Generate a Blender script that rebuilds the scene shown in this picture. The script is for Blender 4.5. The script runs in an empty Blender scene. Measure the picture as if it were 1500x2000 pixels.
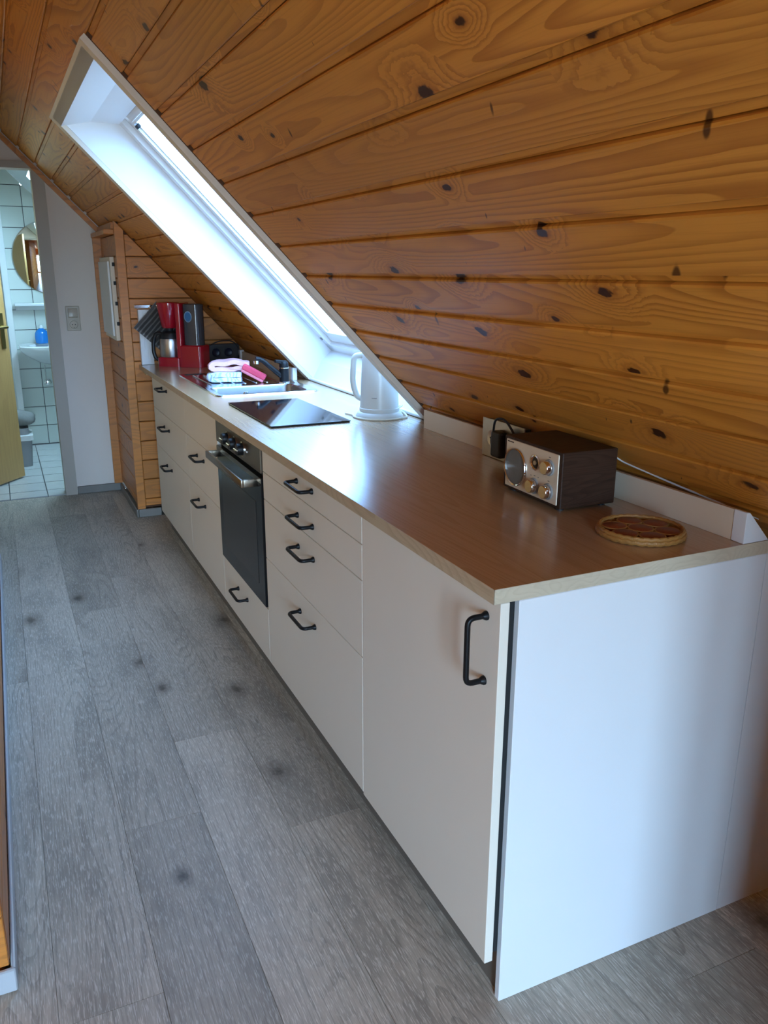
import bpy, bmesh, math, random
from mathutils import Vector, Matrix
from math import sin, cos, pi, radians, sqrt
random.seed(7)
SC = bpy.context.scene
COL = SC.collection

# ------------------------------------------------------------------ camera, world, light, exposure
cam_data = bpy.data.cameras.new('camera')
cam = bpy.data.objects.new('camera', cam_data)
COL.objects.link(cam)
cam.location = (-0.6915, -1.0599, 1.3866)
cam.rotation_euler = (1.2839, -0.0025, -0.4330)
cam_data.sensor_fit = 'VERTICAL'
cam_data.sensor_height = 24.0
cam_data.lens = 1593.4 / 2000.0 * 24.0
cam_data.clip_start = 0.02
SC.camera = cam

world = bpy.data.worlds.new('sky')
SC.world = world
world.use_nodes = True
wn, wl = world.node_tree.nodes, world.node_tree.links
wn.clear()
w_out = wn.new('ShaderNodeOutputWorld')
w_bg = wn.new('ShaderNodeBackground')
w_tc = wn.new('ShaderNodeTexCoord')
w_sep = wn.new('ShaderNodeSeparateXYZ')
w_ramp = wn.new('ShaderNodeValToRGB')
w_map = wn.new('ShaderNodeMapRange')
w_map.inputs['From Min'].default_value = -1.0
w_map.inputs['From Max'].default_value = 1.0
cr = w_ramp.color_ramp
cr.elements[0].position = 0.0
cr.elements[0].color = (0.13, 0.15, 0.16, 1)
cr.elements[1].position = 1.0
cr.elements[1].color = (0.48, 0.71, 1.0, 1)
e = cr.elements.new(0.47); e.color = (0.20, 0.23, 0.24, 1)
e = cr.elements.new(0.52); e.color = (0.44, 0.69, 1.0, 1)
wl.new(w_tc.outputs['Generated'], w_sep.inputs[0])
wl.new(w_sep.outputs['Z'], w_map.inputs['Value'])
wl.new(w_map.outputs[0], w_ramp.inputs[0])
wl.new(w_ramp.outputs[0], w_bg.inputs[0])
wl.new(w_bg.outputs[0], w_out.inputs[0])
w_bg.inputs[1].default_value = 76.0

def portal(name, loc, direction, sx, sy):
    l = bpy.data.lights.new(name, 'AREA')
    l.shape = 'RECTANGLE'; l.size = sx; l.size_y = sy
    l.cycles.is_portal = True
    o = bpy.data.objects.new(name, l)
    COL.objects.link(o)
    o.location = loc
    o.rotation_euler = Vector(direction).to_track_quat('-Z', 'Y').to_euler()
    return o
GX0, GX1, GZ0, GZ1, GY = -1.50, -0.72, 0.10, 1.90, -3.40     # glazed door added in the unseen gable wall to let daylight in

vs = SC.view_settings
vs.view_transform = 'Standard'
vs.look = 'None'
vs.gamma = 1.0
vs.use_curve_mapping = False
vs.exposure = 0.12

# ------------------------------------------------------------------ helpers
def tag(o, label=None, cat=None, group=None, kind=None):
    if label: o['label'] = label
    if cat: o['category'] = cat
    if group: o['group'] = group
    if kind: o['kind'] = kind
    return o

def finish(bm, name, mat=None, parent=None, origin=None, smooth=40):
    """bmesh in world coordinates -> one mesh object (child meshes are shifted to the parent's origin)."""
    bm.normal_update()
    me = bpy.data.meshes.new(name)
    bm.to_mesh(me); bm.free()
    o = bpy.data.objects.new(name, me)
    COL.objects.link(o)
    if mat is not None:
        for m in (mat if isinstance(mat, (list, tuple)) else [mat]):
            me.materials.append(m)
    off = None
    if parent is not None:
        o.parent = parent
        off = ROOTS.get(parent.name, Vector((0, 0, 0)))
    elif origin is not None:
        off = Vector(origin)
        o.location = off
    if off is not None:
        me.transform(Matrix.Translation(-off))
    ROOTS[o.name] = off if off is not None else Vector((0, 0, 0))
    if smooth:
        me.shade_smooth()
        me.set_sharp_from_angle(angle=radians(smooth))
    return o
ROOTS = {}

def thing(name, label, cat, loc=(0, 0, 0), group=None, kind=None):
    o = bpy.data.objects.new(name, None)
    COL.objects.link(o)
    o.location = loc
    o.empty_display_size = 0.05
    ROOTS[o.name] = Vector(loc)
    return tag(o, label, cat, group, kind)

def add_box(bm, x0, x1, y0, y1, z0, z1, bev=0.0, seg=2, mi=0, M=None):
    r = bmesh.ops.create_cube(bm, size=1.0)
    vs_ = r['verts']
    for v in vs_:
        v.co = Vector(((x0 + x1) / 2 + v.co.x * (x1 - x0), (y0 + y1) / 2 + v.co.y * (y1 - y0), (z0 + z1) / 2 + v.co.z * (z1 - z0)))
    fs = list({f for v in vs_ for f in v.link_faces})
    for f in fs: f.material_index = mi
    if bev > 0:
        es = list({e_ for v in vs_ for e_ in v.link_edges})
        g = bmesh.ops.bevel(bm, geom=es, offset=bev, segments=seg, profile=0.5, affect='EDGES')
        vs_ = list({v for f in g['faces'] for v in f.verts} | {v for v in vs_ if v.is_valid})
        for f in g['faces']: f.material_index = mi
    if M is not None:
        bmesh.ops.transform(bm, matrix=M, verts=[v for v in vs_ if v.is_valid])
    return vs_

def box(name, x0, x1, y0, y1, z0, z1, mat, parent=None, bev=0.0, seg=2, M=None):
    bm = bmesh.new()
    add_box(bm, x0, x1, y0, y1, z0, z1, bev, seg)
    if M is not None: bmesh.ops.transform(bm, matrix=M, verts=bm.verts)
    return finish(bm, name, mat, parent, smooth=0)

def add_prism(bm, pts, vec, mi=0):
    """planar polygon (list of 3D points) extruded by vec."""
    a = [bm.verts.new(p) for p in pts]
    b = [bm.verts.new(Vector(p) + Vector(vec)) for p in pts]
    n = len(pts)
    f1 = bm.faces.new(a); f2 = bm.faces.new(list(reversed(b)))
    fs = [f1, f2]
    for i in range(n):
        fs.append(bm.faces.new((a[i], b[i], b[(i + 1) % n], a[(i + 1) % n])))
    for f in fs: f.material_index = mi
    bmesh.ops.recalc_face_normals(bm, faces=fs)
    return a + b

def prism(name, pts, vec, mat, parent=None, bev=0.0, smooth=0):
    bm = bmesh.new()
    add_prism(bm, pts, vec)
    if bev: bmesh.ops.bevel(bm, geom=list(bm.edges), offset=bev, segments=2, profile=0.5, affect='EDGES')
    return finish(bm, name, mat, parent, smooth=smooth)

def frame_of(d):
    d = Vector(d).normalized()
    up = Vector((0, 0, 1)) if abs(d.z) < 0.95 else Vector((1, 0, 0))
    u = d.cross(up).normalized()
    return u, u.cross(d).normalized()

def add_tube(bm, pts, r, n=10, mi=0, caps=True, closed=False):
    """tube along a polyline; r a number or a list."""
    pts = [Vector(p) for p in pts]
    m = len(pts)
    rings = []
    u = None
    for i, p in enumerate(pts):
        if closed:
            d = pts[(i + 1) % m] - pts[i - 1]
        else:
            d = pts[min(i + 1, m - 1)] - pts[max(i - 1, 0)]
        d.normalize()
        if u is None:
            u, _ = frame_of(d)
        u = (u - d * u.dot(d)).normalized()
        w = d.cross(u)
        rr = r[i] if isinstance(r, (list, tuple)) else r
        rings.append([bm.verts.new(p + (u * cos(2 * pi * k / n) + w * sin(2 * pi * k / n)) * rr) for k in range(n)])
    fs = []
    for i in range(m if closed else m - 1):
        a, b = rings[i], rings[(i + 1) % m]
        for k in range(n):
            fs.append(bm.faces.new((a[k], a[(k + 1) % n], b[(k + 1) % n], b[k])))
    if caps and not closed:
        fs.append(bm.faces.new(list(reversed(rings[0])))); fs.append(bm.faces.new(rings[-1]))
    for f in fs: f.material_index = mi
    return rings

def round_path(pts, rad, seg=5):
    pts = [Vector(p) for p in pts]
    out = [pts[0]]
    for i in range(1, len(pts) - 1):
        a, b, c = pts[i - 1], pts[i], pts[i + 1]
        da, dc = (a - b).normalized(), (c - b).normalized()
        l = min(rad, (a - b).length * .49, (c - b).length * .49)
        p0, p1 = b + da * l, b + dc * l
        for k in range(seg + 1):
            t = k / seg
            out.append(p0 * (1 - t) ** 2 + b * 2 * t * (1 - t) + p1 * t * t)
    out.append(pts[-1])
    return out

def tube(name, pts, r, mat, parent=None, n=10, closed=False):
    bm = bmesh.new()
    add_tube(bm, pts, r, n, closed=closed)
    return finish(bm, name, mat, parent)

def add_lathe(bm, prof, c, axis=(0, 0, 1), n=32, mi=0):
    """profile [(r, h)...] turned round an axis through c."""
    ax = Vector(axis).normalized()
    if abs(ax.z) > .999:
        u, w = Vector((1, 0, 0)), Vector((0, 1, 0)) * (1 if ax.z > 0 else -1)
    else:
        u, w = frame_of(ax)
        w = ax.cross(u)
    c = Vector(c)
    rings = []
    for r, h in prof:
        if r < 1e-6:
            rings.append([bm.verts.new(c + ax * h)])
        else:
            rings.append([bm.verts.new(c + ax * h + (u * cos(2 * pi * k / n) + w * sin(2 * pi * k / n)) * r) for k in range(n)])
    fs = []
    for a, b in zip(rings, rings[1:]):
        for k in range(n):
            if len(a) == 1 and len(b) == 1: break
            if len(a) == 1: fs.append(bm.faces.new((a[0], b[(k + 1) % n], b[k])))
            elif len(b) == 1: fs.append(bm.faces.new((a[k], a[(k + 1) % n], b[0])))
            else: fs.append(bm.faces.new((a[k], a[(k + 1) % n], b[(k + 1) % n], b[k])))
    for f in fs: f.material_index = mi
    bmesh.ops.recalc_face_normals(bm, faces=fs)
    return rings

def lathe(name, prof, c, mat, parent=None, axis=(0, 0, 1), n=32):
    bm = bmesh.new()
    add_lathe(bm, prof, c, axis, n)
    return finish(bm, name, mat, parent)

def rrect(x0, x1, y0, y1, r, z, seg=5):
    out = []
    for cx, cy, a0 in ((x1 - r, y1 - r, 0), (x0 + r, y1 - r, pi / 2), (x0 + r, y0 + r, pi), (x1 - r, y0 + r, 1.5 * pi)):
        for k in range(seg + 1):
            a = a0 + pi / 2 * k / seg
            out.append(Vector((cx + r * cos(a), cy + r * sin(a), z)))
    return out

def loft(bm, loops, cap0=False, cap1=False, mi=0):
    rows = [[bm.verts.new(p) for p in L] for L in loops]
    fs = []
    for a, b in zip(rows, rows[1:]):
        n = len(a)
        for k in range(n):
            fs.append(bm.faces.new((a[k], a[(k + 1) % n], b[(k + 1) % n], b[k])))
    if cap0: fs.append(bm.faces.new(list(reversed(rows[0]))))
    if cap1: fs.append(bm.faces.new(rows[-1]))
    for f in fs: f.material_index = mi
    bmesh.ops.recalc_face_normals(bm, faces=fs)
    return rows

# ------------------------------------------------------------------ materials
def new_mat(name):
    m = bpy.data.materials.new(name)
    m.use_nodes = True
    nt = m.node_tree
    b = nt.nodes.get('Principled BSDF')
    return m, nt, b

def N(nt, typ, **kw):
    n = nt.nodes.new(typ)
    for k, v in kw.items():
        setattr(n, k, v)
    return n

def mth(nt, op, a, b=None, c=None, clamp=False):
    n = nt.nodes.new('ShaderNodeMath'); n.operation = op; n.use_clamp = clamp
    for i, v in enumerate((a, b, c)):
        if v is None: continue
        if hasattr(v, 'is_linked'): nt.links.new(v, n.inputs[i])
        else: n.inputs[i].default_value = v
    return n.outputs[0]

def mixc(nt, fac, a, b, mode='MIX'):
    n = nt.nodes.new('ShaderNodeMix'); n.data_type = 'RGBA'; n.blend_type = mode
    for i, v in ((0, fac), (6, a), (7, b)):
        if hasattr(v, 'is_linked'): nt.links.new(v, n.inputs[i])
        elif i == 0: n.inputs[0].default_value = v
        else: n.inputs[i].default_value = (*v, 1)
    return n.outputs[2]

def smooth(nt, v, a, b, out0=0.0, out1=1.0):
    n = nt.nodes.new('ShaderNodeMapRange'); n.interpolation_type = 'SMOOTHSTEP'
    nt.links.new(v, n.inputs['Value'])
    n.inputs['From Min'].default_value = a; n.inputs['From Max'].default_value = b
    n.inputs['To Min'].default_value = out0; n.inputs['To Max'].default_value = out1
    return n.outputs[0]

def plain(name, col, rough=0.5, metal=0.0, spec=0.5, coat=0.0, noise=0.03, nscale=6.0, bump=0.0, bscale=200.0):
    """painted / plastic / metal surface with slight procedural unevenness."""
    m, nt, b = new_mat(name)
    tc = N(nt, 'ShaderNodeTexCoord')
    nz = N(nt, 'ShaderNodeTexNoise'); nz.inputs['Scale'].default_value = nscale; nz.inputs['Detail'].default_value = 3
    nt.links.new(tc.outputs['Object'], nz.inputs['Vector'])
    dark = tuple(c * (1 - noise * 2) for c in col)
    nt.links.new(mixc(nt, nz.outputs[0], dark, tuple(min(1, c * (1 + noise)) for c in col)), b.inputs['Base Color'])
    b.inputs['Roughness'].default_value = rough
    b.inputs['Metallic'].default_value = metal
    b.inputs['Specular IOR Level'].default_value = spec
    b.inputs['Coat Weight'].default_value = coat
    if bump:
        n2 = N(nt, 'ShaderNodeTexNoise'); n2.inputs['Scale'].default_value = bscale; n2.inputs['Detail'].default_value = 2
        nt.links.new(tc.outputs['Object'], n2.inputs['Vector'])
        bp = N(nt, 'ShaderNodeBump'); bp.inputs['Strength'].default_value = bump; bp.inputs['Distance'].default_value = 0.002
        nt.links.new(n2.outputs[0], bp.inputs['Height']); nt.links.new(bp.outputs[0], b.inputs['Normal'])
    return m

def wood(name, light, line, knot, ring=26.0, length=0.8, across=5.0, knots=0.5, knot_scale=3.2, knot_r=0.05, line_amt=0.7,
         rough=0.35, spec=0.5, vary=0.25, fine=0.25, patch=None, pore=None, coat=0.0, bump=0.15, axis='X', swell_k=0.3, spikes=0.0, ksoft=0.6, thin=0.35):
    """board wood in object space: length along X (or Y), width along Y (or X); every object gets its own random offset."""
    m, nt, b = new_mat(name)
    L = nt.links
    tc = N(nt, 'ShaderNodeTexCoord'); oi = N(nt, 'ShaderNodeObjectInfo')
    sp = N(nt, 'ShaderNodeSeparateXYZ'); L.new(tc.outputs['Object'], sp.inputs[0])
    rnd = oi.outputs['Random']
    u, v = (sp.outputs[0], sp.outputs[1]) if axis == 'X' else (sp.outputs[1], sp.outputs[0])
    u = mth(nt, 'ADD', u, mth(nt, 'MULTIPLY', rnd, 61.0))
    v = mth(nt, 'ADD', mth(nt, 'ADD', v, mth(nt, 'MULTIPLY', sp.outputs[2], 0.7)), mth(nt, 'MULTIPLY', rnd, 23.0))
    def vec(su, sv):
        c = N(nt, 'ShaderNodeCombineXYZ')
        L.new(mth(nt, 'MULTIPLY', u, su), c.inputs[0]); L.new(mth(nt, 'MULTIPLY', v, sv), c.inputs[1])
        return c.outputs[0]
    def noise(vc, detail=2.0, rgh=0.5):
        n = N(nt, 'ShaderNodeTexNoise'); n.noise_dimensions = '2D'
        n.inputs['Scale'].default_value = 1.0; n.inputs['Detail'].default_value = detail; n.inputs['Roughness'].default_value = rgh
        L.new(vc, n.inputs['Vector']); return n.outputs[0]
    field = noise(vec(length, across), 1.5)
    wob = noise(vec(9, 30), 1.0)
    vo = N(nt, 'ShaderNodeTexVoronoi'); vo.voronoi_dimensions = '2D'; vo.inputs['Scale'].default_value = 1.0
    L.new(vec(knot_scale * 0.62, knot_scale), vo.inputs['Vector'])
    vsep = N(nt, 'ShaderNodeSeparateColor'); L.new(vo.outputs['Color'], vsep.inputs[0])
    has = mth(nt, 'LESS_THAN', vsep.outputs[0], knots)
    size = mth(nt, 'ADD', 0.45, mth(nt, 'MULTIPLY', vsep.outputs[1], 0.9))
    dk = mth(nt, 'DIVIDE', vo.outputs['Distance'], size)
    dk = mth(nt, 'ADD', dk, mth(nt, 'MULTIPLY', mth(nt, 'SUBTRACT', wob, 0.5), knot_r * 0.9))
    rag = noise(vec(70, 90), 2.0)
    dk = mth(nt, 'ADD', dk, mth(nt, 'MULTIPLY', mth(nt, 'SUBTRACT', rag, 0.5), knot_r * 0.8))
    swell = mth(nt, 'MULTIPLY', has, smooth(nt, dk, knot_r * 5.5, 0.0))
    f2 = mth(nt, 'ADD', field, mth(nt, 'MULTIPLY', swell, swell_k))
    f2 = mth(nt, 'ADD', f2, mth(nt, 'MULTIPLY', mth(nt, 'SUBTRACT', wob, 0.5), 0.012))
    ph = mth(nt, 'FRACT', mth(nt, 'MULTIPLY', f2, ring))
    rings = mth(nt, 'MULTIPLY', smooth(nt, ph, thin, 0.93), smooth(nt, ph, 1.0, 0.96))
    amt = smooth(nt, noise(vec(0.6, 3.0), 1.0), 0.25, 0.7, 0.35, 1.0)
    col = mixc(nt, mth(nt, 'MULTIPLY', mth(nt, 'MULTIPLY', rings, line_amt), amt), light, line)
    if fine:
        fn = noise(vec(4, 260), 2.0, 0.6)
        col = mixc(nt, mth(nt, 'MULTIPLY', smooth(nt, fn, 0.45, 0.75), fine), col, line)
    if patch:
        pn = noise(vec(2.2, 7.0), 3.0, 0.6)
        col = mixc(nt, mth(nt, 'MULTIPLY', smooth(nt, pn, 0.42, 0.75), 0.75), col, patch)
    if pore:
        po = noise(vec(26, 330), 2.0, 0.7)
        col = mixc(nt, mth(nt, 'MULTIPLY', smooth(nt, po, 0.52, 0.70), 0.6), col, pore)
    halo = mth(nt, 'MULTIPLY', has, smooth(nt, dk, knot_r * 2.2, knot_r * 0.6))
    col = mixc(nt, mth(nt, 'MULTIPLY', halo, 0.55), col, line)
    kn = mth(nt, 'MULTIPLY', has, smooth(nt, dk, knot_r * 0.95, knot_r * ksoft))
    col = mixc(nt, kn, col, knot)
    if spikes:
        v2 = N(nt, 'ShaderNodeTexVoronoi'); v2.voronoi_dimensions = '2D'; v2.inputs['Scale'].default_value = 1.0
        skew = N(nt, 'ShaderNodeCombineXYZ')
        L.new(mth(nt, 'ADD', mth(nt, 'MULTIPLY', u, 14.0), mth(nt, 'MULTIPLY', v, -9.0)), skew.inputs[0]); L.new(mth(nt, 'MULTIPLY', v, 5.5), skew.inputs[1])
        L.new(skew.outputs[0], v2.inputs['Vector'])
        s2 = N(nt, 'ShaderNodeSeparateColor'); L.new(v2.outputs['Color'], s2.inputs[0])
        dz = mth(nt, 'ADD', mth(nt, 'DIVIDE', v2.outputs['Distance'], mth(nt, 'ADD', 0.25, s2.outputs[1])), mth(nt, 'MULTIPLY', mth(nt, 'SUBTRACT', wob, 0.5), 0.12))
        k2 = mth(nt, 'MULTIPLY', mth(nt, 'LESS_THAN', s2.outputs[0], spikes), smooth(nt, dz, 0.10, 0.03))
        col = mixc(nt, mth(nt, 'MULTIPLY', k2, 0.85), col, knot)
    hsv = N(nt, 'ShaderNodeHueSaturation')
    L.new(col, hsv.inputs['Color'])
    L.new(mth(nt, 'ADD', 1 - vary / 2, mth(nt, 'MULTIPLY', rnd, vary)), hsv.inputs['Value'])
    L.new(hsv.outputs[0], b.inputs['Base Color'])
    b.inputs['Roughness'].default_value = rough
    b.inputs['Specular IOR Level'].default_value = spec
    b.inputs['Coat Weight'].default_value = coat
    b.inputs['Coat Roughness'].default_value = 0.25
    if bump:
        bp = N(nt, 'ShaderNodeBump'); bp.inputs['Strength'].default_value = bump; bp.inputs['Distance'].default_value = 0.0015
        L.new(mth(nt, 'SUBTRACT', 1.0, mth(nt, 'MAXIMUM', rings, kn)), bp.inputs['Height'])
        L.new(bp.outputs[0], b.inputs['Normal'])
    return m

M_PINE = wood('varnished_pine', (0.68, 0.262, 0.036), (0.34, 0.090, 0.008), (0.055, 0.013, 0.002), ring=26, length=0.36, across=5.0,
              knots=0.72, knot_scale=5.6, knot_r=0.068, line_amt=0.60, rough=0.42, spec=0.22, vary=0.2, fine=0.18, swell_k=0.17, spikes=0.2)
M_PINE2 = wood('varnished_pine_wall', (0.62, 0.222, 0.038), (0.25, 0.085, 0.02), (0.05, 0.016, 0.005), ring=14, length=0.9, across=6,
               knots=0.4, knot_scale=5.0, knot_r=0.05, line_amt=0.45, rough=0.4, vary=0.18, fine=0.15)
M_OAKF = wood('grey_oak_vinyl', (0.48, 0.425, 0.345), (0.18, 0.155, 0.125), (0.12, 0.10, 0.08), ring=30, ksoft=0.1, thin=0.5, length=0.55, across=5.5,
              knots=0.40, knot_scale=2.8, knot_r=0.085, line_amt=0.46, rough=0.46, spec=0.4, vary=0.42, fine=0.5, patch=(0.27, 0.24, 0.20),
              pore=(0.74, 0.70, 0.62), bump=0.08)
M_TOP = wood('light_oak_laminate', (0.47, 0.29, 0.155), (0.34, 0.19, 0.09), (0.3, 0.19, 0.1), ring=16, length=0.45, across=7,
             knots=0.0, line_amt=0.35, rough=0.25, spec=0.6, vary=0.0, fine=0.35, axis='Y', bump=0.0, coat=0.7)
M_TOPEDGE = wood('light_oak_edge', (0.58, 0.44, 0.28), (0.42, 0.29, 0.165), (0.3, 0.19, 0.1), ring=20, length=1.6, across=5,
                 knots=0.0, line_amt=0.5, rough=0.42, vary=0.0, fine=0.3, bump=0.05)
M_DOOR = wood('oak_veneer_door', (0.60, 0.345, 0.125), (0.48, 0.26, 0.09), (0.3, 0.19, 0.1), ring=14, length=0.6, across=6,
              knots=0.0, line_amt=0.35, rough=0.4, vary=0.0, fine=0.4)
M_WENGE = wood('dark_walnut_veneer', (0.050, 0.024, 0.014), (0.022, 0.010, 0.006), (0.01, 0.005, 0.003), ring=20, length=2.0, across=18,
               knots=0.0, line_amt=0.5, rough=0.5, spec=0.2, vary=0.0, fine=0.5)
M_BACK = plain('shadowed_pine_batten', (0.10, 0.035, 0.010), 0.8)  # pine darkened to stand for the shade in board grooves and gaps
M_BATTEN = wood('raw_spruce', (0.66, 0.48, 0.24), (0.5, 0.33, 0.14), (0.2, 0.1, 0.05), knots=0.0, rough=0.6, fine=0.2)
M_CAB = plain('cream_white_front', (0.86, 0.77, 0.645), 0.42, noise=0.01)
M_CABIN = plain('cabinet_carcass_grey', (0.16, 0.15, 0.14), 0.5, noise=0.01)
M_PANEL = plain('white_panel', (0.82, 0.82, 0.82), 0.34, noise=0.01)
M_UPST = plain('cream_upstand', (0.82, 0.69, 0.52), 0.4, noise=0.01)
M_WALL = plain('white_plaster', (0.84, 0.755, 0.67), 0.85, noise=0.02, bump=0.25, bscale=120)
M_LINER = plain('white_reveal', (0.84, 0.85, 0.86), 0.45, noise=0.01)
M_CASING = plain('cream_casing', (0.74, 0.64, 0.53), 0.45, noise=0.01)
M_SASH = plain('white_window_lacquer', (0.82, 0.82, 0.82), 0.35, noise=0.01)
M_BASEB = plain('grey_baseboard', (0.22, 0.20, 0.175), 0.45, noise=0.06, nscale=14)
M_BASEW = plain('light_grey_baseboard', (0.48, 0.50, 0.52), 0.35, noise=0.03)
M_PLINTH = plain('brown_grey_plinth', (0.17, 0.145, 0.12), 0.5, noise=0.05)
M_TRIM = plain('beige_door_trim', (0.50, 0.44, 0.36), 0.5, noise=0.02)
M_BLACK = plain('black_metal', (0.007, 0.0065, 0.007), 0.42, spec=0.25, noise=0.02)
M_BLKPL = plain('black_plastic', (0.014, 0.014, 0.016), 0.42, noise=0.02)
M_DARK = plain('dark_gap', (0.01, 0.01, 0.01), 0.8)
M_STEEL = plain('brushed_steel', (0.62, 0.60, 0.57), 0.30, metal=1.0, noise=0.06, nscale=60)
M_CHROME = plain('chrome', (0.80, 0.80, 0.80), 0.10, metal=1.0, noise=0.01)
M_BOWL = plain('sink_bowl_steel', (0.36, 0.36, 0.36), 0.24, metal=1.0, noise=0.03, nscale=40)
M_SINK = plain('sink_steel', (0.66, 0.66, 0.66), 0.16, metal=1.0, noise=0.03, nscale=40)
M_OVEN = plain('oven_dark_steel', (0.24, 0.20, 0.155), 0.30, metal=1.0, noise=0.05, nscale=30)
M_OVGL = plain('oven_glass', (0.012, 0.011, 0.011), 0.14, spec=0.16)
M_OVIN = plain('oven_inner_window', (0.034, 0.031, 0.028), 0.2, spec=0.16)
M_HOB = plain('hob_glass', (0.008, 0.008, 0.010), 0.05, spec=0.8)
M_RED = plain('glossy_red_plastic', (0.42, 0.008, 0.022), 0.16, coat=0.5)
M_TANK = plain('smoked_tank', (0.060, 0.062, 0.070), 0.14, spec=0.6)
M_BLUE = plain('blue_sticker', (0.10, 0.34, 0.66), 0.4, noise=0.02)
M_STICK = plain('pale_blue_print', (0.42, 0.60, 0.78), 0.4)
M_KETTLE = plain('white_kettle_plastic', (0.66, 0.665, 0.635), 0.32, noise=0.01)
M_CORD = plain('cream_cord', (0.74, 0.70, 0.58), 0.45)
M_SILV = plain('radio_silver', (0.78, 0.66, 0.50), 0.36, metal=0.35, noise=0.03, nscale=30)
M_GRILLE = plain('radio_grille', (0.20, 0.19, 0.165), 0.5, metal=0.4, noise=0.05, nscale=90, bump=0.4, bscale=900)
M_RATTAN = plain('rattan', (0.40, 0.18, 0.04), 0.5, noise=0.2, nscale=90, bump=0.6, bscale=400)
M_REDDISC = plain('red_brown_fibre', (0.24, 0.045, 0.014), 0.4, noise=0.15, nscale=80, bump=0.4, bscale=300)
M_PINK = plain('pink_cloth', (0.90, 0.50, 0.50), 0.9, noise=0.08, nscale=80, bump=0.8, bscale=420)
M_SPONGE = plain('pink_red_sponge', (0.85, 0.08, 0.14), 0.9, noise=0.06, nscale=90, bump=0.8, bscale=500)
M_SPONGE2 = plain('pale_sponge_foam', (0.82, 0.22, 0.26), 0.9, noise=0.06, nscale=90, bump=0.8, bscale=500)
M_TILE = plain('white_wall_tile', (0.66, 0.71, 0.65), 0.16, noise=0.02)
M_TILEF = plain('pale_floor_tile', (0.62, 0.63, 0.61), 0.22, noise=0.06, nscale=12)
M_GROUT = plain('grey_grout', (0.10, 0.11, 0.11), 0.9)
M_BATHW = plain('bathroom_white', (0.68, 0.71, 0.67), 0.7)
M_CERAM = plain('white_ceramic', (0.82, 0.84, 0.83), 0.10, coat=0.3, noise=0.005)
M_SOAP = plain('blue_soap_bottle', (0.012, 0.20, 0.62), 0.12, coat=0.3)
M_WPLAST = plain('white_plastic', (0.80, 0.80, 0.78), 0.35, noise=0.01)
M_SWITCH = plain('beige_switch_plastic', (0.50, 0.44, 0.34), 0.28, noise=0.01)
M_SOCKET = plain('dark_brown_socket', (0.028, 0.021, 0.018), 0.4)
M_SOCK2 = plain('blue_black_socket', (0.010, 0.014, 0.034), 0.35)
M_BRASS = plain('antique_brass', (0.46, 0.33, 0.13), 0.30, metal=1.0, noise=0.05, nscale=30)
M_TOWEL = plain('grey_towel', (0.25, 0.245, 0.235), 0.95, noise=0.1, nscale=60, bump=0.8, bscale=400)
M_BING = plain('grey_bin', (0.30, 0.30, 0.31), 0.5)
M_MIRROR = plain('mirror_silver', (0.86, 0.88, 0.87), 0.02, metal=1.0, noise=0.0)
M_SEAL = plain('grey_seal', (0.30, 0.29, 0.28), 0.6)
M_FSEAL = plain('floor_joint', (0.16, 0.145, 0.13), 0.7)
M_ROOF = plain('outside_roof', (0.35, 0.2, 0.14), 0.8)

def striped(name, base, stripe, freq, duty, rough=0.9):
    m, nt, b = new_mat(name)
    tc = N(nt, 'ShaderNodeTexCoord'); sp = N(nt, 'ShaderNodeSeparateXYZ'); nt.links.new(tc.outputs['Object'], sp.inputs[0])
    nz = N(nt, 'ShaderNodeTexNoise'); nz.inputs['Scale'].default_value = 30; nt.links.new(tc.outputs['Object'], nz.inputs['Vector'])
    v = mth(nt, 'ADD', mth(nt, 'MULTIPLY', sp.outputs[1], freq), mth(nt, 'MULTIPLY', nz.outputs[0], 0.25))
    f = mth(nt, 'FRACT', v)
    k = smooth(nt, mth(nt, 'ABSOLUTE', mth(nt, 'SUBTRACT', f, 0.5)), duty, duty + 0.08)
    nt.links.new(mixc(nt, k, stripe, base), b.inputs['Base Color'])
    b.inputs['Roughness'].default_value = rough
    n2 = N(nt, 'ShaderNodeTexNoise'); n2.inputs['Scale'].default_value = 400; nt.links.new(tc.outputs['Object'], n2.inputs['Vector'])
    bp = N(nt, 'ShaderNodeBump'); bp.inputs['Strength'].default_value = 0.6; bp.inputs['Distance'].default_value = 0.002
    nt.links.new(n2.outputs[0], bp.inputs['Height']); nt.links.new(bp.outputs[0], b.inputs['Normal'])
    return m
M_POT = striped('grey_striped_cotton', (0.095, 0.088, 0.082), (0.27, 0.25, 0.23), 48.0, 0.14)
M_CHECK = striped('pale_blue_checked_cloth', (0.80, 0.85, 0.92), (0.42, 0.57, 0.84), 170.0, 0.12)

def glass(name, tint):
    m, nt, b = new_mat(name)
    nt.nodes.remove(b)
    out = [n for n in nt.nodes if n.type == 'OUTPUT_MATERIAL'][0]
    tr = N(nt, 'ShaderNodeBsdfTransparent'); tr.inputs[0].default_value = (*tint, 1)
    gl = N(nt, 'ShaderNodeBsdfGlossy'); gl.inputs['Roughness'].default_value = 0.02
    fr = N(nt, 'ShaderNodeFresnel'); fr.inputs[0].default_value = 1.45
    mx = N(nt, 'ShaderNodeMixShader')
    geo = N(nt, 'ShaderNodeNewGeometry')      # reflect on the face that is met first, pass through the second one
    nt.links.new(mth(nt, 'MULTIPLY', fr.outputs[0], mth(nt, 'SUBTRACT', 1.0, geo.outputs['Backfacing'])), mx.inputs[0]); nt.links.new(tr.outputs[0], mx.inputs[1]); nt.links.new(gl.outputs[0], mx.inputs[2])
    nt.links.new(mx.outputs[0], out.inputs[0])
    return m
M_GLASS = glass('window_glass', (0.96, 0.98, 0.98))
M_SKYGLASS = glass('dimmed_roof_glass', (0.335, 0.39, 0.445))  # glass darkened to hold down the daylight from the roof window

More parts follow.
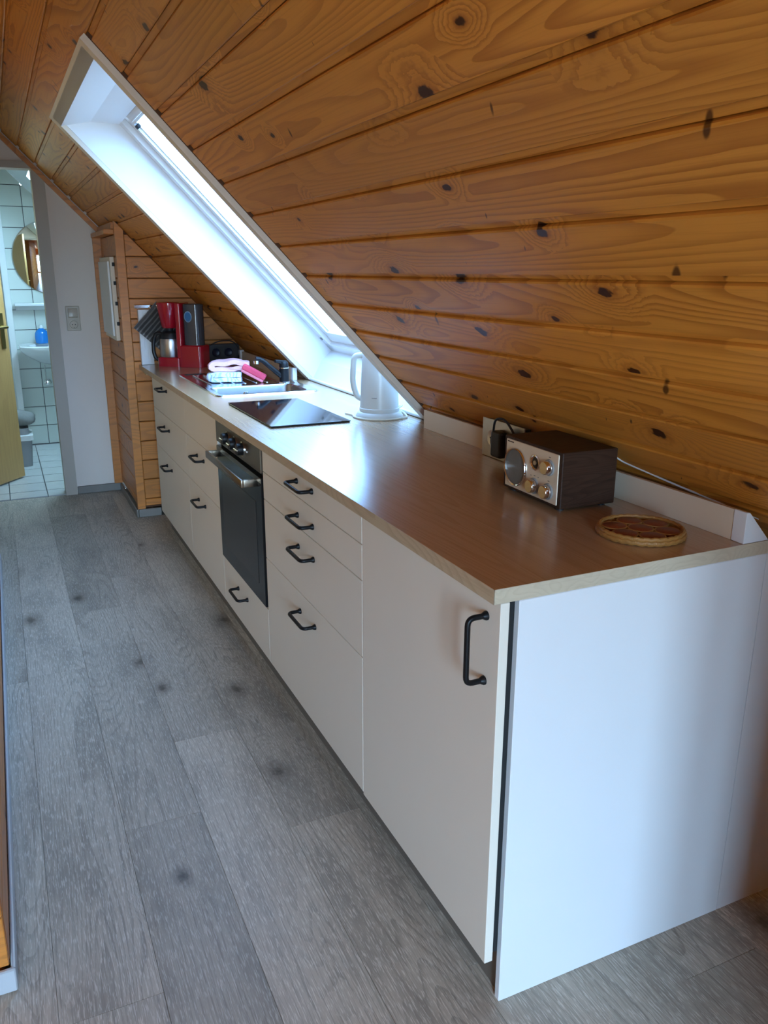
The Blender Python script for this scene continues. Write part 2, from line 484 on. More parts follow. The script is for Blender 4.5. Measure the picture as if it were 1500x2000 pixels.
# ------------------------------------------------------------------ roof slope frame
TT = 1.035
P0 = Vector((0.6039, 0.0, 0.945))                 # ceiling board face: z = 1.57 - 1.035 x
DS = Vector((-1.0, 0.0, TT)).normalized()         # up the slope
DN = Vector((TT, 0.0, 1.0)).normalized()          # outwards, away from the room
def SP(s, y, d): return P0 + DS * s + DN * d + Vector((0, y, 0))
def slope_mat(s, y, d):                           # local X along the board (world y), local Y up the slope, local Z into the room
    X = Vector((0, -1, 0)); Y = DS; Z = X.cross(Y)
    M = Matrix((X, Y, Z)).transposed().to_4x4()
    M.translation = SP(s, y, d)
    return M
def add_sbox(bm, s0, s1, y0, y1, d0, d1, bev=0.0):
    pts = [SP(s0, y0, d0), SP(s1, y0, d0), SP(s1, y0, d1), SP(s0, y0, d1)]
    add_prism(bm, pts, (0, y1 - y0, 0))
def sbox(name, s0, s1, y0, y1, d0, d1, mat, parent=None, bev=0.0):
    bm = bmesh.new(); add_sbox(bm, s0, s1, y0, y1, d0, d1)
    if bev: bmesh.ops.bevel(bm, geom=list(bm.edges), offset=bev, segments=2, profile=0.5, affect='EDGES')
    return finish(bm, name, mat, parent)

S_TOP = (2.50 - 0.945) / DS.z
WY0, WY1 = 1.49, 2.66                            # skylight opening along the roof
# portals just outside each glazed opening (they only guide the sky sampling)
portal('skylight_portal', SP(0.63, 2.075, 0.30), -DN, 1.05, 1.25)
portal('bathroom_skylight_portal', SP(1.2, 5.09, 0.20), -DN, 0.45, 0.75)
portal('added_door_portal', ((GX0 + GX1) / 2, GY - 0.12, (GZ0 + GZ1) / 2), (0, 1, 0), GX1 - GX0, GZ1 - GZ0)

# ------------------------------------------------------------------ structure: ceiling
def st(o, label, cat): return tag(o, label, cat, kind='structure')
bm = bmesh.new()
add_sbox(bm, -1.30, S_TOP + .03, -3.6, WY0 - .014, 0.016, 0.045)
add_sbox(bm, -1.30, S_TOP + .03, WY1 + .014, 4.50, 0.016, 0.045)
add_sbox(bm, -1.30, -0.135, WY0 - .014, WY1 + .014, 0.016, 0.045)
add_sbox(bm, 1.432, S_TOP + .03, WY0 - .014, WY1 + .014, 0.016, 0.045)
for a_ in ((WY0 - .048, WY0 - .0205), (WY1 + .0205, WY1 + .036)): add_sbox(bm, -.09, 1.437, a_[0], a_[1], .0004, .02)  # dark filler strips stand for the shade in the gap behind the casing
for a_ in ((WY0 - .05, WY0 - .014), (WY1 + .014, WY1 + .05)): add_sbox(bm, -.20, 1.47, a_[0], a_[1], .03, .20)
add_sbox(bm, -.20, -.135, WY0 - .05, WY1 + .05, .03, .20); add_sbox(bm, 1.432, 1.47, WY0 - .05, WY1 + .05, .03, .20)
add_sbox(bm, -.20, -.052, WY0 - .05, WY1 + .05, .19, .21); add_sbox(bm, 1.335, 1.47, WY0 - .05, WY1 + .05, .19, .21)
ceil = st(finish(bm, 'ceiling', M_BACK), 'sloping ceiling clad in varnished knotty pine boards', 'ceiling')

PITCH, FACE = 0.119, 0.1015
board_cache = {}
def board_mesh(length, width=PITCH):
    key = (round(length, 3), round(width, 3))
    if key in board_cache: return board_cache[key]
    fw = max(width - (PITCH - FACE), width * .5)
    prof = [(0, 0), (0, .010), (.0025, .0125), (fw - .0025, .0125), (fw, .010), (fw, 0), (fw + .0016, 0), (fw + .0016, .004), (width - .001, .004), (width - .001, 0)]
    b_ = bmesh.new()
    L2 = length / 2
    add_prism(b_, [(-L2, p[0], p[1] - .0125) for p in prof], (length, 0, 0))
    b_.normal_update()
    me = bpy.data.meshes.new('plank'); b_.to_mesh(me); b_.free()
    me.materials.append(M_PINE)
    board_cache[key] = me
    return me
def ceiling_board(k, y0, y1, s0=None, width=PITCH):
    s = 0.010 + PITCH * k if s0 is None else s0
    o = bpy.data.objects.new('plank', board_mesh(y1 - y0 - .0012, width))
    COL.objects.link(o)
    o.parent = ceil
    o.matrix_local = slope_mat(s, (y0 + y1) / 2, 0.0)
    return o
joints = {-6: [0.3], -4: [-.6], -2: [-.9], 1: [-1.4], 3: [-1.9], 5: [-2.2], 7: [-1.1], 9: [-1.7], 10: [-0.4], 12: [0.2, 3.1], 13: [0.86], 14: [2.2], 15: [0.1], 16: [1.7], 17: [0.4], 18: [1.4]}
joints[7] = [0.862]; joints[10] = [0.45]; joints[12] = [0.86, 3.0]
for k in range(-10, int(S_TOP / PITCH)):
    js = joints.get(k, [])
    spans = [(-3.4, 1.438), (2.70, 4.40)] if -1 <= k <= 11 else [(-3.4, 4.40)]
    if k < -1: spans = [(-3.4, 0.02)]
    for a, b_ in spans:
        cuts = [a] + [j for j in js if a + .2 < j < b_ - .2] + [b_]
        for y0, y1 in zip(cuts, cuts[1:]):
            ceiling_board(k, y0, y1)

# upper flat ceiling and the far slope of the attic
XR = SP(S_TOP, 0, 0).x
bm = bmesh.new()
add_box(bm, -2.7, XR + .03, -3.6, 6.4, 2.50, 2.55)
st(finish(bm, 'ceiling_flat', M_PINE2), 'flat pine collar ceiling above the room', 'ceiling')
prism('ceiling_left', [(-2.65, -3.6, 2.55), (-4.35, -3.6, 0.85), (-4.40, -3.6, 0.9), (-2.68, -3.6, 2.62)], (0, 10, 0), M_PINE2)
st(bpy.data.objects['ceiling_left'], 'pine clad slope on the far left side of the attic', 'ceiling')

# ------------------------------------------------------------------ structure: floor with planks
bm = bmesh.new()
add_box(bm, -4.4, 1.6, -3.6, 4.41, -0.06, -0.004)
floor = st(finish(bm, 'floor', M_FSEAL), 'grey oak look vinyl plank floor', 'floor')
plank_cache = {}
def floor_plank(x0, x1, y0, y1):
    L_, W_ = y1 - y0 - .0006, x1 - x0 - .0006
    key = (round(L_, 3), round(W_, 3))
    if key not in plank_cache:
        b_ = bmesh.new()
        add_box(b_, -L_ / 2, L_ / 2, -W_ / 2, W_ / 2, -.004, 0, 0.0005, 1)
        me = bpy.data.meshes.new('floor_plank'); b_.to_mesh(me); b_.free()
        me.materials.append(M_OAKF); plank_cache[key] = me
    o = bpy.data.objects.new('floor_plank', plank_cache[key])
    COL.objects.link(o); o.parent = floor
    o.location = ((x0 + x1) / 2, (y0 + y1) / 2, 0)
    o.rotation_euler = (0, 0, pi / 2 if random.random() < .5 else -pi / 2)
RW, RL = 0.1955, 1.535
row_joint = {0: 1.81, 1: 0.30, 2: 0.837, 3: 1.205, 4: 0.676, 5: 0.10, 6: 0.95, 7: -0.115, 8: 0.5}
for r in range(-14, 9):
    x0 = -0.7405 - RW + r * RW
    if x0 > 1.3: continue
    j = row_joint.get(r, random.uniform(0, RL))
    if r >= 6: ymax = 0.02
    elif r >= 5: ymax = 3.69
    elif r < -4: ymax = 0.45
    else: ymax = 4.40
    y = j - RL * 4
    while y < ymax:
        a, b_ = max(y, -3.39), min(y + RL, ymax)
        if b_ - a > .03: floor_plank(x0, min(x0 + RW, 1.35), a, b_)
        y += RL

# ------------------------------------------------------------------ structure: walls of the room
def zc(x): return 1.57 - TT * x
# far wall with the bathroom doorway (door opening x -1.06 .. -0.42, z 0 .. 1.955)
FY = 4.40
bm = bmesh.new()
add_prism(bm, [(-0.40, FY, 0), (0.80, FY + .01, 0), (0.80, FY + .01, zc(0.80) + .03), (-0.40, FY, zc(-0.40) + .03)], (0, .09, 0))
add_prism(bm, [(-1.06, FY, 1.96), (-0.40, FY, 1.96), (-0.40, FY, zc(-.4) + .03), (-0.90, FY, 2.53), (-1.06, FY, 2.53)], (0, .09, 0))
add_box(bm, -2.0, -1.06, FY, FY + .09, 0, 2.53)
st(finish(bm, 'wall_far', M_WALL, smooth=30), 'white plaster wall at the end with the doorway', 'wall')
# wood partition: front boards face the camera, side boards face the passage
PY, PX = 3.70, -0.07
bm = bmesh.new()
add_prism(bm, [(PX + .018, PY + .016, 0.05), (0.66, PY + .016, 0.05), (0.66, PY + .016, zc(.66)), (PX + .018, PY + .016, zc(PX) - .004)], (0, .683, 0))
part = st(finish(bm, 'wall_partition', M_BACK), 'wood panelled partition at the end of the kitchen run', 'wall')
seams = [0.062, 0.105, 0.222, 0.335, 0.448, 0.561, 0.675, 0.788, 0.901, 1.005, 1.132, 1.240, 1.347, 1.460, 1.574, 1.69]
for z0, z1 in zip(seams, seams[1:]):
    xs0 = PX + .045
    def cut(z): return min(0.655, (1.565 - z) / TT)
    a, b_ = z0 + .002, z1 - .002
    if cut(a) - xs0 < .03: continue
    xt = max(cut(b_), xs0 + .002)
    bm = bmesh.new()
    pts = [(xs0, 0, a), (cut(a), 0, a), (xt, 0, b_), (xs0, 0, b_)]
    cx = (xs0 + cut(a)) / 2
    add_prism(bm, [(p[0] - cx, p[2] - a, 0) for p in pts], (0, 0, .015))
    bmesh.ops.bevel(bm, geom=[e_ for e_ in bm.edges if all(v.co.z > .01 for v in e_.verts)], offset=.003, segments=1, affect='EDGES')
    o = finish(bm, 'plank', M_PINE2)
    M = Matrix(((1, 0, 0, cx), (0, 0, -1, PY + .016), (0, 1, 0, a), (0, 0, 0, 1)))
    o.parent = part; o.matrix_local = M
for z0, z1 in zip(seams, seams[1:]):
    a, b_ = z0 + .002, min(z1 - .002, zc(PX) - .012)
    if b_ - a < .02: continue
    bm = bmesh.new()
    add_box(bm, -.34, .34, 0, b_ - a, 0, .015, .003, 1)
    o = finish(bm, 'plank', M_PINE2)
    # faces -x: local X along +y, local Y up, local Z = -x
    o.parent = part
    o.matrix_local = Matrix(((0, 0, -1, PX + .017), (1, 0, 0, PY + .36), (0, 1, 0, a), (0, 0, 0, 1)))
prism('corner_post', [(PX - .002, PY - .008, 0.05), (PX + .042, PY - .008, 0.05), (PX + .042, PY - .008, zc(PX + .042) - .004), (PX - .002, PY - .008, zc(PX - .002) - .004)], (0, .04, 0), M_PINE2, part)
box('corner_strip', PX - .045, PX + .01, FY - .02, FY - .001, .05, 1.60, M_PINE2, part, bev=.002, seg=1)
box('head_rail', PX - .05, PX + .01, 3.76, FY - .002, 1.575, 1.60, M_PINE2, part, bev=.002, seg=1)
box('head_panel', PX - .012, PX + .01, 3.76, FY - .022, 1.602, 1.635, M_PINE2, part)
# trims
prism('trim_1', [(-0.98, FY - .022, zc(-0.98) - .012 + .0), (-0.06, FY - .022, zc(-0.06) - .012), (-0.06, FY - .022, zc(-0.06) - .05), (-0.98, FY - .022, zc(-0.98) - .05)], (0, .021, 0), M_PINE2)
st(bpy.data.objects['trim_1'], 'pine cover strip along the slope above the white end wall', 'trim')
# left wood wall
LX = -0.818
bm = bmesh.new()
add_box(bm, LX - .12, LX - .014, 0.452, 3.17, 0.0, 2.53)
lw = st(finish(bm, 'wall_left', M_PINE2), 'pine clad wall along the left edge of the passage', 'wall')
z = 0.055
while z < 2.49:
    b_ = min(z + .117, 2.495)
    bm = bmesh.new(); add_box(bm, -1.35, 1.35, 0, b_ - z - .003, 0, .014, .002, 1)
    o = finish(bm, 'plank', M_PINE2); o.parent = lw
    o.matrix_local = Matrix(((0, 0, 1, LX - .014), (1, 0, 0, 1.803), (0, 1, 0, z), (0, 0, 0, 1)))
    bm = bmesh.new(); add_box(bm, -.065, .065, 0, b_ - z - .003, 0, .014, .002, 1)
    o = finish(bm, 'plank', M_PINE2); o.parent = lw
    o.matrix_local = Matrix(((1, 0, 0, LX - .066), (0, 0, -1, .452), (0, 1, 0, z), (0, 0, 0, 1)))
    z += .117
# rest of the attic room (outside the frame): front left wall, knee walls, gable
box('wall_living', -4.35, LX - .12, 0.45, 0.55, 0, 2.53, M_PINE2); st(bpy.data.objects['wall_living'], 'pine clad wall closing the living area on the left', 'wall')
box('wall_hall', -2.05, -1.95, 0.55, 4.5, 0, 2.53, M_WALL); st(bpy.data.objects['wall_hall'], 'white wall of the small hall beside the bathroom door', 'wall')
box('wall_knee_left', -4.4, -4.3, -3.6, 0.55, 0, 0.92, M_WALL); st(bpy.data.objects['wall_knee_left'], 'low white knee wall on the left', 'wall')
bm = bmesh.new()
add_box(bm, 1.30, 1.36, -3.6, 0.0, 0, 0.26)
st(finish(bm, 'wall_knee_right', M_WALL), 'low white knee wall under the slope on the right', 'wall')
prism('wall_near_blocker', [(-.06, -1.36, 0), (1.32, -1.36, 0), (1.32, -1.36, zc(1.32) - .004), (-.06, -1.36, zc(-.06) - .004)], (0, .1, 0), M_PINE2)  # added wall out of view, blocks gable daylight from panel and right ceiling
st(bpy.data.objects['wall_near_blocker'], 'added unseen pine cross wall shading the end panel and right slope', 'wall')
bm = bmesh.new()
add_box(bm, -4.4, GX0, GY - .1, GY, 0, 2.55); add_box(bm, GX1, 1.6, GY - .1, GY, 0, 2.55)
add_box(bm, GX0, GX1, GY - .1, GY, 0, GZ0); add_box(bm, GX0, GX1, GY - .1, GY, GZ1, 2.55)
st(finish(bm, 'wall_gable', M_PINE2), 'pine clad gable wall behind the camera with an added glazed door', 'wall')
w2 = st(thing('window_2', 'added glazed door in the unseen gable wall, letting in daylight', 'window', ((GX0 + GX1) / 2, GY, GZ0)), 'added glazed door in the unseen gable wall, letting in daylight', 'window')  # unseen door, added as the daylight source behind the camera
bm = bmesh.new()
for x in (GX0, (GX0 + GX1) / 2 - .03, GX1 - .06): add_box(bm, x, x + .06, GY - .08, GY - .02, GZ0, GZ1)
for z in (GZ0, GZ1 - .06): add_box(bm, GX0, GX1, GY - .08, GY - .02, z, z + .06)
finish(bm, 'frame', M_SASH, w2)
box('pane', GX0 + .02, GX1 - .02, GY - .055, GY - .05, GZ0 + .02, GZ1 - .02, M_GLASS, w2)
# filler wall right of the end panel, under the slope
prism('wall_right', [(0.634, 0.002, 0), (1.33, 0.002, 0), (1.33, 0.002, zc(1.33) - .002), (0.70, 0.002, zc(.70) - .002), (0.634, 0.002, 0.866)], (0, .02, 0), M_PANEL)
st(bpy.data.objects['wall_right'], 'narrow white filler panel right of the counter end below the slope', 'wall')
# baseboards
def bb(name, mat, label, parts):
    bm = bmesh.new()
    for p in parts: add_box(bm, *p, .003, 1)
    o = finish(bm, name, mat); st(o, label, 'baseboard'); return o
bb('baseboard_far', M_BASEB, 'grey baseboard below the white end wall', [(-0.345, PX, FY - .014, FY - .0005, 0, .05)])
bb('baseboard_partition', M_BASEB, 'grey baseboard round the foot of the wood partition', [(PX - .012, PX + .0, PY - .012, FY - .016, 0, .048), (PX + .001, .06, PY - .012, PY + .0, 0, .048)])
bb('baseboard_left', M_BASEW, 'light grey baseboard along the left wood wall', [(LX + .0005, LX + .009, .43, 3.17, 0, .054), (LX - .3, LX + .009, .425, .436, 0, .054)])

# ------------------------------------------------------------------ skylight (window_1)
win = st(thing('window_1', 'white roof window with deep white reveal above the counter', 'window', tuple(SP(.6, 2.03, 0))), 'white roof window with deep white reveal above the counter', 'window')
def A(x, a): return a - TT * x
# casing boards lying on the pine
cin = -0.0176
bm = bmesh.new()
s_b = (0.8845 - 0.945) / DS.z
def add_sprism(bm, pl, y0, y1): add_prism(bm, [Vector((x, y0, z)) for x, z in pl], (0, y1 - y0, 0))
sp_lo = lambda d: ((0.8838 - (P0.z + DN.z * d)) / DS.z)
for ya, yb in ((1.447, WY0), (WY1, 2.72)):
    s_top = 1.442
    b_ = bmesh.new()
    pts = [SP(sp_lo(cin), ya, cin), SP(s_top, ya, cin), SP(s_top, ya, 0.0), SP(sp_lo(0), ya, 0.0)]
    add_prism(b_, pts, (0, yb - ya, 0))
    finish(b_, 'side_casing', M_CASING, win)
sbox('head_casing', 1.389, 1.442, WY0, WY1, cin, 0.0, M_CASING, win)
# reveal
rev = [(0.6448, .8836), (-.376, 1.9185), (-.262, 1.9535), (-.15, 1.952), (-.20, 2.003), (.742, 1.035), (.757, 1.027), (.695, .972)]
# side reveals
rv = [(SP(sp_lo(.0006), 0, .0006).x, .8838), (SP(1.389, 0, .0006).x, SP(1.389, 0, .0006).z), (-.262, 1.9555), (-.15, 1.954), (SP(1.33, 0, .16).x, SP(1.33, 0, .16).z), (SP(-.06, 0, .16).x, SP(-.06, 0, .16).z), (.697, .972)]
for ya in (WY0 - .02, WY1):
    b_ = bmesh.new(); add_prism(b_, [Vector((x, ya, z)) for x, z in rv], (0, .02, 0))
    finish(b_, 'side_reveal', M_LINER, win, smooth=0)
prism('head_reveal', [Vector((x, WY0, z)) for x, z in [(SP(1.389, 0, cin).x, SP(1.389, 0, cin).z), (-.262, 1.9555), (-.15, 1.954), (-.15, 1.99), (-.262, 1.99), (SP(1.43, 0, cin).x, SP(1.43, 0, cin).z)]], (0, WY1 - WY0, 0), M_LINER, win, smooth=0)
prism('bottom_reveal', [Vector((x, WY0, z)) for x, z in [(.648, .8838), (.697, .972), (.757, 1.027), (.80, 1.027), (.80, .8838)]], (0, WY1 - WY0, 0), M_LINER, win, smooth=0)
box('bottom_lip', .634, .652, WY0, WY1, .8838, .8965, M_LINER, win, bev=.004)
# frame, sash, pane
f0, f1, y0, y1 = -.052, 1.335, WY0 - .02, WY1 + .02
bm = bmesh.new()
for a in ((f0, f1, y0, y0 + .075), (f0, f1, y1 - .075, y1), (f0, 0.0, y0, y1), (1.262, f1, y0, y1)):
    add_sbox(bm, a[0], a[1], a[2], a[3], .158, .212)
finish(bm, 'frame', M_SASH, win)
bm = bmesh.new()
yi0, yi1 = y0 + .077, y1 - .077
for a in ((.002, 1.26, yi0, yi0 + .045), (.002, 1.26, yi1 - .045, yi1), (.002, .062, yi0, yi1), (1.212, 1.26, yi0, yi1)):
    add_sbox(bm, a[0], a[1], a[2], a[3], .178, .212)
sash = finish(bm, 'sash', M_SASH, win)
bm = bmesh.new()
for a in ((.062, 1.212, yi0 + .045, yi0 + .053), (.062, 1.212, yi1 - .053, yi1 - .045)):
    add_sbox(bm, a[0], a[1], a[2], a[3], .19, .205)
finish(bm, 'glazing_bead', M_SASH, sash)
sbox('pane', .055, 1.22, yi0 + .04, yi1 - .04, .203, .207, M_SKYGLASS, sash)
sbox('vent_bar', 1.222, 1.25, yi0 + .12, yi1 - .12, .160, .177, M_SASH, sash, bev=.004)
sbox('latch', 1.19, 1.206, yi1 - .075, yi1 - .05, .172, .19, M_BLACK, sash, bev=.003)
sbox('bolt_cap', .03, .045, y1 - .055, y1 - .04, .152, .158, M_SEAL, win, bev=.002)

# ------------------------------------------------------------------ bathroom beyond the doorway
BX0, BX1, BY = -0.66, 0.35, 6.17
bm = bmesh.new(); add_prism(bm, [(BX0 - .9, BY + .012, 0), (1.2, BY + .012, 0), (1.2, BY + .012, .35), (-0.9, BY + .012, 2.52), (BX0 - .9, BY + .012, 2.52)], (0, .06, 0))
wb = st(finish(bm, 'wall_bathroom', M_GROUT), 'white tiled back wall of the bathroom', 'wall')
TW, TH = 0.2, 0.1541
tm = {}
for i in range(-2, 4):
    for k in range(14):
        x0, z0 = -0.415 + i * TW - (0 if True else 0), 0.008 + k * TH
        x1, z1 = x0 + TW, z0 + TH
        if i == -2: x0, x1 = -.66, -.615
        a, b_, c, d_ = x0 + .0026, x1 - .0026, z0 + .0026, z1 - .0026
        top = lambda x: 1.60 - TT * x - .002 + .0
        if top(a) < c + .01: continue
        pts = [(a, c)]
        if top(b_) > c: pts.append((b_, c))
        else: pts.append(((1.598 - c) / TT, c))
        if top(b_) > d_: pts += [(b_, d_), (a, d_)]
        else:
            if top(b_) > c: pts.append((b_, top(b_)))
            if top(a) > d_: pts += [((1.598 - d_) / TT, d_), (a, d_)]
            else: pts.append((a, top(a)))
        bm = bmesh.new(); add_prism(bm, [(p[0], BY, p[1]) for p in pts], (0, .012, 0))
        finish(bm, 'tile', M_TILE, wb, smooth=0)
bm = bmesh.new(); add_box(bm, -1.6, 1.3, FY + .012, BY + .06, -.06, -.006)
fb = st(finish(bm, 'floor_bathroom', M_GROUT), 'pale tiled bathroom floor beyond the threshold', 'floor')
me_t = None
for i in range(-2, 5):
    for k in range(8):
        x0, y0_ = -0.97 + i * .2225 - .0, 4.41 + k * .2245 - .062
        a, b_, c, d_ = x0 + .0025, x0 + .2200, max(y0_ + .006, FY + .014), min(y0_ + .2185, BY - .001)
        if a > .6 or d_ - c < .02: continue
        box('tile', a, b_, c, d_, -.006, .004, M_TILEF, fb, bev=.001, seg=1)
bm = bmesh.new()
for s0, s1, ya, yb in ((-1.2, 2.3, 4.50, 4.70), (-1.2, 2.3, 5.467, 6.25), (-1.2, .95, 4.70, 5.467), (1.459, 2.3, 4.70, 5.467)):
    add_sbox(bm, s0, s1, ya, yb, .021, .05)
st(finish(bm, 'ceiling_bathroom', M_BATHW), 'white sloping bathroom ceiling with a roof window', 'ceiling')
w3 = st(thing('window_3', 'small roof window in the white bathroom slope', 'window', tuple(SP(1.0, 5.1, .1))), 'small roof window in the white bathroom slope', 'window')
bm = bmesh.new()
for a in ((.93, 1.48, 4.68, 4.70), (.93, 1.48, 5.467, 5.487), (.93, .95, 4.70, 5.467), (1.459, 1.48, 4.70, 5.467)): add_sbox(bm, *a, .05, .17)
finish(bm, 'frame', M_BATHW, w3)
sbox('pane', .94, 1.47, 4.69, 5.48, .15, .154, glass('bathroom_roof_glass', (0.60, 0.65, 0.64)), w3)  # pane tint holds down the bathroom daylight
bm = bmesh.new()
add_box(bm, -1.66, -1.6, FY + .09, BY + .06, 0, 2.53)
st(finish(bm, 'wall_bathroom_left', M_BATHW), 'white left wall of the bathroom', 'wall')
box('wall_bathroom_right', 1.0, 1.05, FY + .09, BY + .06, 0, .6, M_BATHW); st(bpy.data.objects['wall_bathroom_right'], 'low white wall under the bathroom slope', 'wall')
for i in range(5):
    for k in range(13):
        x0, z0 = -.345 + i * TW, .008 + k * TH
        if z0 + TH > zc(x0 + TW) - .02: continue
        box('tile', x0 + .0026, x0 + TW - .0026, FY + .10, FY + .111, z0 + .0026, z0 + TH - .0026, M_TILE, wb)
# shower profile in front of the tiles at the left
sh = thing('shower_screen', 'pale vertical shower screen profile left of the washbasin', 'shower', (-.60, 6.10, 0))
box('profile', -.622, -.575, 6.085, 6.165, .004, 2.02, M_WPLAST, sh, bev=.004)
box('panel', -1.58, -.622, 6.11, 6.14, .03, 2.0, M_WPLAST, sh)

# door leaf and frame
d1 = st(thing('door_1', 'light oak bathroom door standing open at the left', 'door', (-1.055, 4.45, 0)), 'light oak bathroom door standing open at the left', 'door')
dd = Vector((.165, .219, 0)).normalized()
ang = math.atan2(dd.y, dd.x)
MD = Matrix.Translation((-1.055, 4.45, 0)) @ Matrix.Rotation(ang, 4, 'Z')
W_ = (Vector((-.639, 5.005, 0)) - Vector((-1.055, 4.45, 0))).length
bm = bmesh.new(); add_box(bm, -.97, .97, -W_ / 2, W_ / 2, -.0195, .0195, .002, 1)
leaf = finish(bm, 'door_leaf', M_DOOR); leaf.parent = d1
# local X up, local Y along the door
leaf.matrix_local = Matrix.Rotation(ang, 4, 'Z') @ Matrix(((0, 1, 0, W_ / 2), (0, 0, 1, .02), (1, 0, 0, .984), (0, 0, 0, 1)))
def door_part(name, x0, x1, y0, y1, z0, z1, mat, bev=.002): return box(name, x0, x1, y0, y1, z0, z1, mat, d1, bev=bev, M=MD)
door_part('handle_plate', W_ - .076, W_ - .036, -.006, .000, .89, 1.12, M_BRASS)
bm = bmesh.new(); add_tube(bm, round_path([MD @ Vector((W_ - .056, -.004, 1.03)), MD @ Vector((W_ - .056, -.05, 1.03)), MD @ Vector((W_ - .17, -.05, 1.03))], .014), .009, 10)
finish(bm, 'door_handle', M_BRASS, d1)
bm = bmesh.new()
def jamb(x0, x1):
    add_prism(bm, [(x0, FY - .016, 0.0), (x1, FY - .016, 0.0), (x1, FY - .016, min(1.972, zc(x1) - .005)), (x0, FY - .016, min(1.972, zc(x0) - .005))], (0, .125, 0))
jamb(-.418, -.348); jamb(-1.125, -1.058)
add_box(bm, -1.058, -.418, FY - .016, FY + .109, 1.948, 1.985)
fr = finish(bm, 'door_frame', M_TRIM, d1)

# mirror, shelf, basin, bottle, valves, bin, towel
mi = thing('mirror', 'round frameless mirror on the white bathroom tiles', 'mirror', (-.25, 6.16, 1.4825))
lathe('mirror_glass', [(0, .012), (.274, .012), (.28, .010), (.28, 0), (0, 0)], (-.25, 6.168, 1.4825), M_MIRROR, mi, axis=(0, -1, 0), n=64)
sh2 = thing('bathroom_shelf', 'white ceramic shelf below the round bathroom mirror', 'shelf', (-.3, 6.12, 1.09))
box('board', -.556, .0, 6.06, 6.168, 1.118, 1.142, M_CERAM, sh2, bev=.006)
box('apron', -.55, -.006, 6.145, 6.168, 1.085, 1.118, M_CERAM, sh2, bev=.006)
ba = thing('washbasin', 'white ceramic washbasin fixed to the tiled bathroom wall', 'washbasin', (-.27, 6.0, .8))
bm = bmesh.new()
def bl(hx, hy, z, cy, r): return [Vector((-.27 + max(-hx, min(hx, p.x)), cy + p.y, z)) for p in rrect(-hx, hx, -hy, hy, r, 0, 7)]
loft(bm, [bl(.08, .08, .665, 6.08, .06), bl(.16, .12, .69, 6.045, .09), bl(.255, .185, .755, 5.98, .12), bl(.29, .205, .80, 5.962, .13), bl(.292, .207, .822, 5.96, .13),
          bl(.284, .199, .830, 5.96, .125), bl(.22, .13, .826, 5.945, .10), bl(.19, .11, .76, 5.95, .09), bl(.07, .05, .72, 5.97, .04)], True, True)
finish(bm, 'basin', M_CERAM, ba)
bm = bmesh.new(); add_tube(bm, round_path([(-.27, 6.10, .83), (-.27, 6.10, .90), (-.27, 6.02, .905)], .03), .014, 12)
finish(bm, 'basin_tap', M_CHROME, ba)
sb = thing('soap_bottle', 'blue liquid soap bottle with white cap on the washbasin', 'bottle', (-.38, 6.05, .83))
lathe('bottle', [(0, 0), (.040, 0), (.050, .006), (.053, .05), (.050, .078), (.039, .100), (.018, .114), (.016, .118), (0, .118)], (-.384, 6.06, .831), M_SOAP, sb)
lathe('cap', [(0, .118), (.017, .118), (.017, .132), (.010, .142), (0, .142)], (-.384, 6.06, .831), M_WPLAST, sb)
for i, (vx, vz, lab) in enumerate(((-.372, .515, 'chrome angle valve on the tiles under the blue bottle'), (-.235, .50, 'chrome angle valve half hidden by the door frame'))):
    v = thing('angle_valve', lab, 'valve', (vx, 6.16, vz), group='angle valves below the washbasin')
    lathe('rosette', [(0, 0), (.026, 0), (.026, .004), (.012, .010), (.012, .05), (0, .05)], (vx, 6.169, vz), M_CHROME, v, axis=(0, -1, 0), n=20)
    lathe('knob', [(0, .05), (.017, .05), (.019, .06), (.016, .078), (0, .08)], (vx, 6.169, vz), M_CHROME, v, axis=(0, -1, 0), n=16)
    tube('supply_pipe', [(vx - .012, 6.135, vz), (vx - .014, 6.135, .655)], .005, M_CHROME, v)
bn = thing('laundry_bin', 'grey bin with white rim behind the open bathroom door', 'bin', (-.70, 5.46, 0))
bm = bmesh.new()
loft(bm, [rrect(-.80, -.575, 5.335, 5.56, .03, .0045), rrect(-.815, -.56, 5.32, 5.575, .03, .20)], True, True)
finish(bm, 'bucket', M_BING, bn)
bm = bmesh.new(); loft(bm, [rrect(-.825, -.55, 5.31, 5.585, .03, .20), rrect(-.825, -.55, 5.31, 5.585, .03, .235), rrect(-.81, -.565, 5.325, 5.57, .03, .24)], True, True)
finish(bm, 'rim', M_WPLAST, bn)
bm = bmesh.new(); loft(bm, [rrect(-.79, -.575, 5.33, 5.56, .03, .24), rrect(-.79, -.575, 5.33, 5.56, .03, .285)], True, True)
finish(bm, 'liner', M_BING, bn)
bm = bmesh.new()
bmesh.ops.create_icosphere(bm, subdivisions=3, radius=1)
for v in bm.verts:
    p = v.co
    k = 1 + .07 * sin(p.x * 5 + p.z * 3) + .05 * sin(p.y * 7)
    v.co = Vector((-.655 + p.x * .145 * k, 5.45 + p.y * .12 * k, max(.287, .345 + p.z * .062 * k)))
tag(finish(bm, 'towel', M_TOWEL), 'crumpled grey towel lying on the bathroom bin', 'towel')

# ------------------------------------------------------------------ kitchen run
H, T = 0.8832, 0.0267
ZB = H - T
